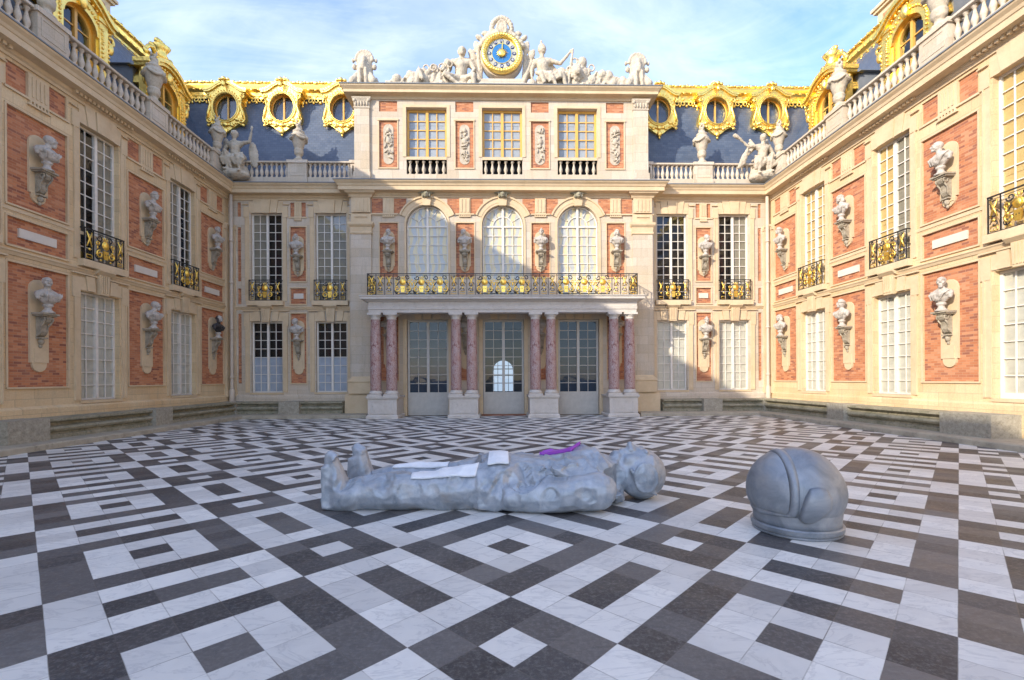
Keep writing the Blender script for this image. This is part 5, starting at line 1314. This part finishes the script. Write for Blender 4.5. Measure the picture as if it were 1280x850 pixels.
# legs: near (y 6.42) and far (y 7.1)
for (yy, dx, hz) in ((6.42, 0.0, 0.0), (7.12, .14, .0)):
    lim((-2.17+dx, yy, .20), (-2.25+dx, yy-.02, .68), .185, .10)          # boot, sole to toes
    lim((-2.28+dx, yy, .15), (-2.31+dx, yy-.01, .73), .12, .08)
    lim((-2.05+dx, yy, .24), (-1.95+dx, yy, .26), .22, .22)
    lim((-2.0+dx, yy, .26), (-1.35+dx, yy, .29), .205, .255)
    lim((-1.35+dx, yy, .29), (-.90+dx, yy, .29), .255, .25)
    lim((-.90+dx, yy, .29), (-.15, 6.46 if yy < 6.8 else 7.02, .34), .265, .32)
    b.box(-2.42+dx, -2.28+dx, yy-.12, yy+.12, .08, .62)
b.ell((-.05, 6.72, .38), (.42, .62, .35), 18, 10)
b.ell((.35, 6.72, .38), (.55, .58, .33), 18, 10)
b.ell((.92, 6.72, .38), (.62, .66, .36), 18, 10)
b.ell((1.20, 6.72, .38), (.38, .68, .35), 18, 10)
b.ell((1.05, 6.50, .58), (.36, .26, .14), 14, 8); b.ell((1.05, 6.98, .58), (.36, .26, .14), 14, 8)
b.ell((1.22, 6.74, .66), (.22, .36, .14), 14, 8)
# arms along the body, gloves against the hips
for (s, yb) in ((-1, 6.72), (1, 6.72)):
    lim((1.30, yb+s*.60, .33), (.66, yb+s*.64, .27), .235, .20)
    lim((.66, yb+s*.64, .27), (.10, yb+s*.56, .24), .20, .165)
    b.ell((-.08, yb+s*.54, .24), (.20, .11, .17), 12, 8)
    for q in range(4): b.cap((-.18, yb+s*.58, .34-.065*q), (-.40+.03*abs(q-1), yb+s*.52, .33-.065*q), .042, .034, 8)
    b.cap((-.02, yb+s*.52, .34), (-.22, yb+s*.50, .36), .045, .035, 8)
# suit details: belt, hose sockets, pockets
b.tube([(-.30, 6.72+.56*math.cos(t_), .36+.31*math.sin(t_)) for t_ in [2*PI*i/20 for i in range(20)]], .035, 8, True)
for (x, y, z, r_) in ((.10, 6.25, .50, .10), (.42, 6.28, .56, .12), (1.25, 6.10, .46, .07), (.72, 6.22, .60, .07), (-.62, 6.22, .44, .08)):
    b.tube([(x+r_*math.cos(t_), y-.02+.02*math.sin(t_), z+r_*math.sin(t_)*.8) for t_ in [2*PI*i/14 for i in range(14)]], .028, 6, True)
    b.ell((x, y, z), (r_*.6, .05, r_*.5))
b.ell((.52, 6.30, .50), (.16, .10, .16), 12, 8); b.box(.78, 1.02, 6.2, 6.45, .50, .66)
b.tube([(.3, 6.12, .36), (.6, 6.06, .46), (.95, 6.10, .44), (1.15, 6.2, .56)], .03, 7)
# neck ring, tilted
NR = Matrix.Rotation(R(-30), 3, 'Y')
for q, rr in ((0, .055), (.09, .04)):
    b.tube([Vector((1.42+q*.9, 6.74, .43+q*.1)) + NR @ Vector((0, .50*math.cos(t_), .40*math.sin(t_))) for t_ in [2*PI*i/26 for i in range(26)]], rr, 8, True)
b.cap((1.20, 6.74, .42), (1.40, 6.74, .42), .36, .33, 16)
# head lying back, face to the sky
b.cap((1.40, 6.74, .40), (1.72, 6.78, .40), .23, .22, 14)
b.ell((2.03, 6.80, .40), (.355, .32, .34), 24, 14); b.ell((1.82, 6.79, .48), (.21, .21, .23), 16, 10)
b.ell((1.67, 6.79, .62), (.10, .14, .11)); b.ell((1.755, 6.79, .715), (.035, .09, .035)); b.ell((1.81, 6.79, .715), (.030, .085, .035))   # chin and lips
b.cap((1.88, 6.79, .77), (2.0, 6.79, .71), .06, .045, 10); b.ell((1.875, 6.79, .80), (.05, .06, .055)); b.ell((1.88, 6.73, .74), (.045, .04, .04)); b.ell((1.88, 6.85, .74), (.045, .04, .04))
for s in (-1, 1): b.ell((1.99, 6.79+s*.10, .655), (.045, .06, .03)); b.ell((2.07, 6.79+s*.11, .715), (.04, .10, .035)); b.ell((1.87, 6.79+s*.15, .60), (.13, .07, .09))
for s in (-1, 1):   # padded ear covers of the leather cap
    b.ell((2.02, 6.80+s*.285, .40), (.16, .07, .19), 14, 9); b.tube([(2.02+.16*math.cos(t_), 6.80+s*.31, .40+.19*math.sin(t_)) for t_ in [2*PI*i/16 for i in range(16)]], .022, 6, True)
b.tube([(1.80, 6.52, .52), (1.92, 6.50, .30), (2.2, 6.56, .16)], .025, 6)
b.tube([Vector((2.14, 6.80, .40)) + Vector((0, .31*math.cos(t_), .305*math.sin(t_))) for t_ in [2*PI*i/22 for i in range(22)]], .022, 6, True)
me = vox(b, 'reclining_figure', .019, 3, [('CLOUDS', .35, .05)])
# the hand-cut look: flat facets and scooped dents all over the suit, few on the head
from mathutils.kdtree import KDTree
rr = random.Random(3)
cos_ = [v.co.copy() for v in me.vertices]; nr_ = [v.normal.copy() for v in me.vertices]
kd = KDTree(len(cos_))
for i, c_ in enumerate(cos_): kd.insert(c_, i)
kd.balance()
for q in range(560):
    i = rr.randrange(len(cos_)); c_, n_ = cos_[i].copy(), nr_[i]
    head_ = c_.x > 1.6
    if n_.z < -.25 or c_.z < .10: continue
    if head_ and (c_.z > .55 or rr.random() < .5): continue
    rad = (.055 + .095*rr.random())*(.7 if head_ else 1); dep = rad*rad/(2*.45)*(.7+.6*rr.random())
    scoop = rr.random() < .55
    for (co_, j_, d_) in kd.find_range(c_, rad*1.5):
        h_ = (cos_[j_] - c_).dot(n_)
        if scoop:
            if d_ < rad: cos_[j_] -= n_*(dep*1.35*(1-(d_/rad)**2))
            elif d_ < rad*1.2: cos_[j_] += n_*.004
        elif h_ > -dep: cos_[j_] -= n_*(h_+dep)
for v, c_ in zip(me.vertices, cos_): v.co = c_
for e_ in range(1):
    nb = [[] for _ in cos_]
    for ed in me.edges: a_, b_ = ed.vertices; nb[a_].append(b_); nb[b_].append(a_)
    new = [v.co*.8 + sum((me.vertices[k_].co for k_ in nb[i]), Vector())*(.2/max(1, len(nb[i]))) for i, v in enumerate(me.vertices)]
    for v, c_ in zip(me.vertices, new): v.co = c_
# rest it on the floor
zmin = min(v.co.z for v in me.vertices)
for v in me.vertices:
    v.co.z -= zmin
    v.co.z = max(0, v.co.z - .055)*1.07
fig = obj('reclining_statue', me, M['cast'], None, (0, 0, .0)); tag(fig, 'huge dented grey metal spaceman lying on his back on the chequered marble', 'statue')
from mathutils.bvhtree import BVHTree
bvh = BVHTree.FromPolygons([v.co.copy() for v in me.vertices], [tuple(p_.vertices) for p_ in me.polygons])
def skin_patch(name, m, c4, off=.012, nx=26, ny=12, th=.01):
    P4 = [Vector((*c, 0)) for c in c4]; org = []; tt = []; D_ = Vector((0, .6, -1)).normalized()
    for i in range(nx+1):
        for j_ in range(ny+1):
            u_, v_ = i/nx, j_/ny
            p_ = (P4[0]*(1-u_) + P4[1]*u_)*(1-v_) + (P4[3]*(1-u_) + P4[2]*u_)*v_
            o_ = Vector((p_.x, p_.y, .45)) - D_*2; hit = bvh.ray_cast(o_, D_)
            org.append(o_); tt.append(hit[3] if hit[0] else 2.2)
    for it_ in range(14):
        zz = tt[:]
        for i in range(nx+1):
            for j_ in range(ny+1):
                ns_ = [zz[a_*(ny+1)+b_] for a_, b_ in ((i-1, j_), (i+1, j_), (i, j_-1), (i, j_+1)) if 0 <= a_ <= nx and 0 <= b_ <= ny]
                k_ = i*(ny+1)+j_; tt[k_] = min(sum(ns_)/len(ns_)*.5 + zz[k_]*.5, zz[k_])
    top = [o_ + D_*(t_-off) for o_, t_ in zip(org, tt)]
    n_ = len(top); q = MB(); id_ = lambda i, j_: i*(ny+1)+j_
    fs = [(id_(i, j_), id_(i+1, j_), id_(i+1, j_+1), id_(i, j_+1)) for i in range(nx) for j_ in range(ny)]
    rim = [id_(i, 0) for i in range(nx)] + [id_(nx, j_) for j_ in range(ny)] + [id_(i, ny) for i in range(nx, 0, -1)] + [id_(0, j_) for j_ in range(ny, 0, -1)]
    fs += [(a, b_, b_+n_, a+n_) for a, b_ in zip(rim, rim[1:]+rim[:1])]
    q.add(top + [t_ + D_*(off+th) for t_ in top], fs, True); return q.build(name, m, fig)
skin_patch('white_panel', M['wpanel'], [(-1.20, 6.22), (-.34, 6.20), (-.30, 6.58), (-1.22, 6.56)])
skin_patch('white_panel', M['wpanel'], [(-1.62, 6.98), (-.80, 6.96), (-.78, 7.26), (-1.60, 7.26)])
skin_patch('white_panel', M['wpanel'], [(-.19, 6.40), (.10, 6.40), (.10, 7.04), (-.17, 7.02)])
skin_patch('purple_panel', M['purple'], [(.56, 7.00), (1.0, 6.86), (1.16, 7.06), (.66, 7.16)], .06)

# ------------------------------------------------------------------ the separate helmet
HC = Vector((3.39, 5.32, .50))
he = empty('helmet', 'giant grey metal space helmet standing alone on the marble paving', 'helmet', (HC.x, HC.y, 0))
RX, RY, RZ = .495, .475, .49
dv = Vector((-math.cos(R(-8)), -math.sin(R(-8)), .02)).normalized()
ux = Vector((-dv.y, dv.x, 0)).normalized() * -1; uz = dv.cross(ux).normalized()
if uz.z < 0: uz = -uz
def sph(vec, k=1.0): v = vec.normalized(); return Vector((v.x*RX*k, v.y*RY*k, v.z*RZ*k + .445))
b = MB()
b.ell((0, 0, .445), (RX, RY, RZ), 64, 36)
me_h = b.mesh('shell')
# dents and cut of the bottom
bm = bmesh.new(); bm.from_mesh(me_h)
for v in bm.verts:
    if v.co.z < .07: v.co.z = .07
from mathutils import noise as mn
for v in bm.verts:
    n_ = mn.noise(v.co*3.2)*.012; v.co += (v.co - Vector((0, 0, .5))).normalized()*n_
bm.to_mesh(me_h); bm.free()
shell = obj('shell', me_h, M['helm'], he)
def cappt(th, ph): return dv*math.cos(th) + (ux*math.cos(ph) + uz*math.sin(ph))*math.sin(th)
def band(name, t0, t1, k0, k1, phs=None, n=56, mat_='helm', close=True):
    q = MB(); rows = []
    for i in range(n):
        ph = 2*PI*i/n; a0 = t0(ph) if callable(t0) else t0; a1 = t1(ph) if callable(t1) else t1
        rows.append([sph(cappt(a0, ph), k0-.03), sph(cappt(a0, ph), k0), sph(cappt((a0*2+a1)/3, ph), k1), sph(cappt((a0+a1*2)/3, ph), k1), sph(cappt(a1, ph), k0), sph(cappt(a1, ph), k0-.03)])
    vs = [p_ for r_ in rows for p_ in r_]; m_ = 6
    fs = [(i*m_+j_, ((i+1) % n)*m_+j_, ((i+1) % n)*m_+j_+1, i*m_+j_+1) for i in range(n) for j_ in range(m_-1)]
    q.add([(v.x, v.y, max(v.z, .10)) for v in vs], fs, True); return q.build(name, M[mat_], he)
def tv(ph):
    sn = math.sin(ph) if uz.z > 0 else -math.sin(ph)
    a = R(60)
    if sn < -.02: a = min(a, math.asin(min(1, .37/abs(sn)))) if .37/abs(sn) < 1 else a
    return a
# visor bubble
q = MB(); n = 56; rings = 14; vs = [sph(dv, 1.06)]
for r_ in range(1, rings+1):
    for i in range(n):
        ph = 2*PI*i/n; th = tv(ph)*r_/rings; kk = 1.06 - .035*(r_/rings)**3
        v = sph(cappt(th, ph), kk); vs.append(Vector((v.x, v.y, max(v.z, .13))))
fs = [(0, 1+i, 1+(i+1) % n) for i in range(n)] + [(1+r_*n+i, 1+r_*n+(i+1) % n, 1+(r_+1)*n+(i+1) % n, 1+(r_+1)*n+i) for r_ in range(rings-1) for i in range(n)]
q.add(vs, fs, True); q.build('visor', M['helm'], he)
band('visor_rim', tv, lambda ph: tv(ph)+R(11), 1.015, 1.05)
# ear pad on the side facing the viewer and its twin
for sgn in (1, -1):
    pc = Vector((-.13, -.99, -.10)).normalized() if sgn == 1 else Vector((-.05, 1, -.06)).normalized()
    a_ = Vector((0, 0, 1)); sx_ = pc.cross(a_).normalized(); sz_ = sx_.cross(pc).normalized()
    q = MB(); out = []
    shape = [(-.19, .15), (-.13, .27), (.0, .30), (.12, .27), (.19, .12), (.24, -.08), (.27, -.27), (.20, -.34), (.08, -.31), (-.05, -.19), (-.18, -.04)]
    import itertools
    sm_ = []
    for i in range(len(shape)):
        p0, p1 = shape[i], shape[(i+1) % len(shape)]
        for t_ in (0, .33, .66): sm_.append((p0[0]*(1-t_)+p1[0]*t_, p0[1]*(1-t_)+p1[1]*t_))
    cx_, cz_ = .05, -.02
    for kk, sc_ in ((.97, 1.06), (1.05, 1.05), (1.10, .97), (1.125, .80), (1.13, .4)):
        for (u_, v_) in sm_:
            uu = -1*sgn*(cx_+(u_-cx_)*sc_) if sgn == -1 else (cx_+(u_-cx_)*sc_)
            vs_ = pc - sx_*(-uu)*1.3*(1 if sgn == 1 else -1) + sz_*(cz_+(v_-cz_)*sc_)*1.3
            out.append(sph(vs_, kk))
    n = len(sm_)
    fs = [(r_*n+i, r_*n+(i+1) % n, (r_+1)*n+(i+1) % n, (r_+1)*n+i) for r_ in range(4) for i in range(n)] + [tuple(4*n+i for i in range(n))]
    q.add(out, fs, True); q.build('ear_pad', M['helm'], he)
# collar rim rising to the front and base ring
b = MB(); b.tube([(.50*math.cos(t_), .47*math.sin(t_), .225 + .05*(-math.cos(t_)) ) for t_ in [2*PI*i/48 for i in range(48)]], .035, 8, True); 
b2 = MB(); b2.lathe([(.36, .0), (.447, .0), (.462, .012), (.462, .03), (.450, .036), (.450, .044), (.472, .052), (.476, .095), (.466, .108), (.40, .112), (.36, .112)], 0, 0, 96, 1.0, .95); b2.sm = [False]*len(b2.sm)
b2.build('base_ring', M['helm'], he)
b3 = MB(); b3.lathe([(.452, .09), (.45, .16), (.462, .26), (.44, .34), (.36, .38)], 0, 0, 40, 1.0, .94); b3.build('neck', M['helm'], he)
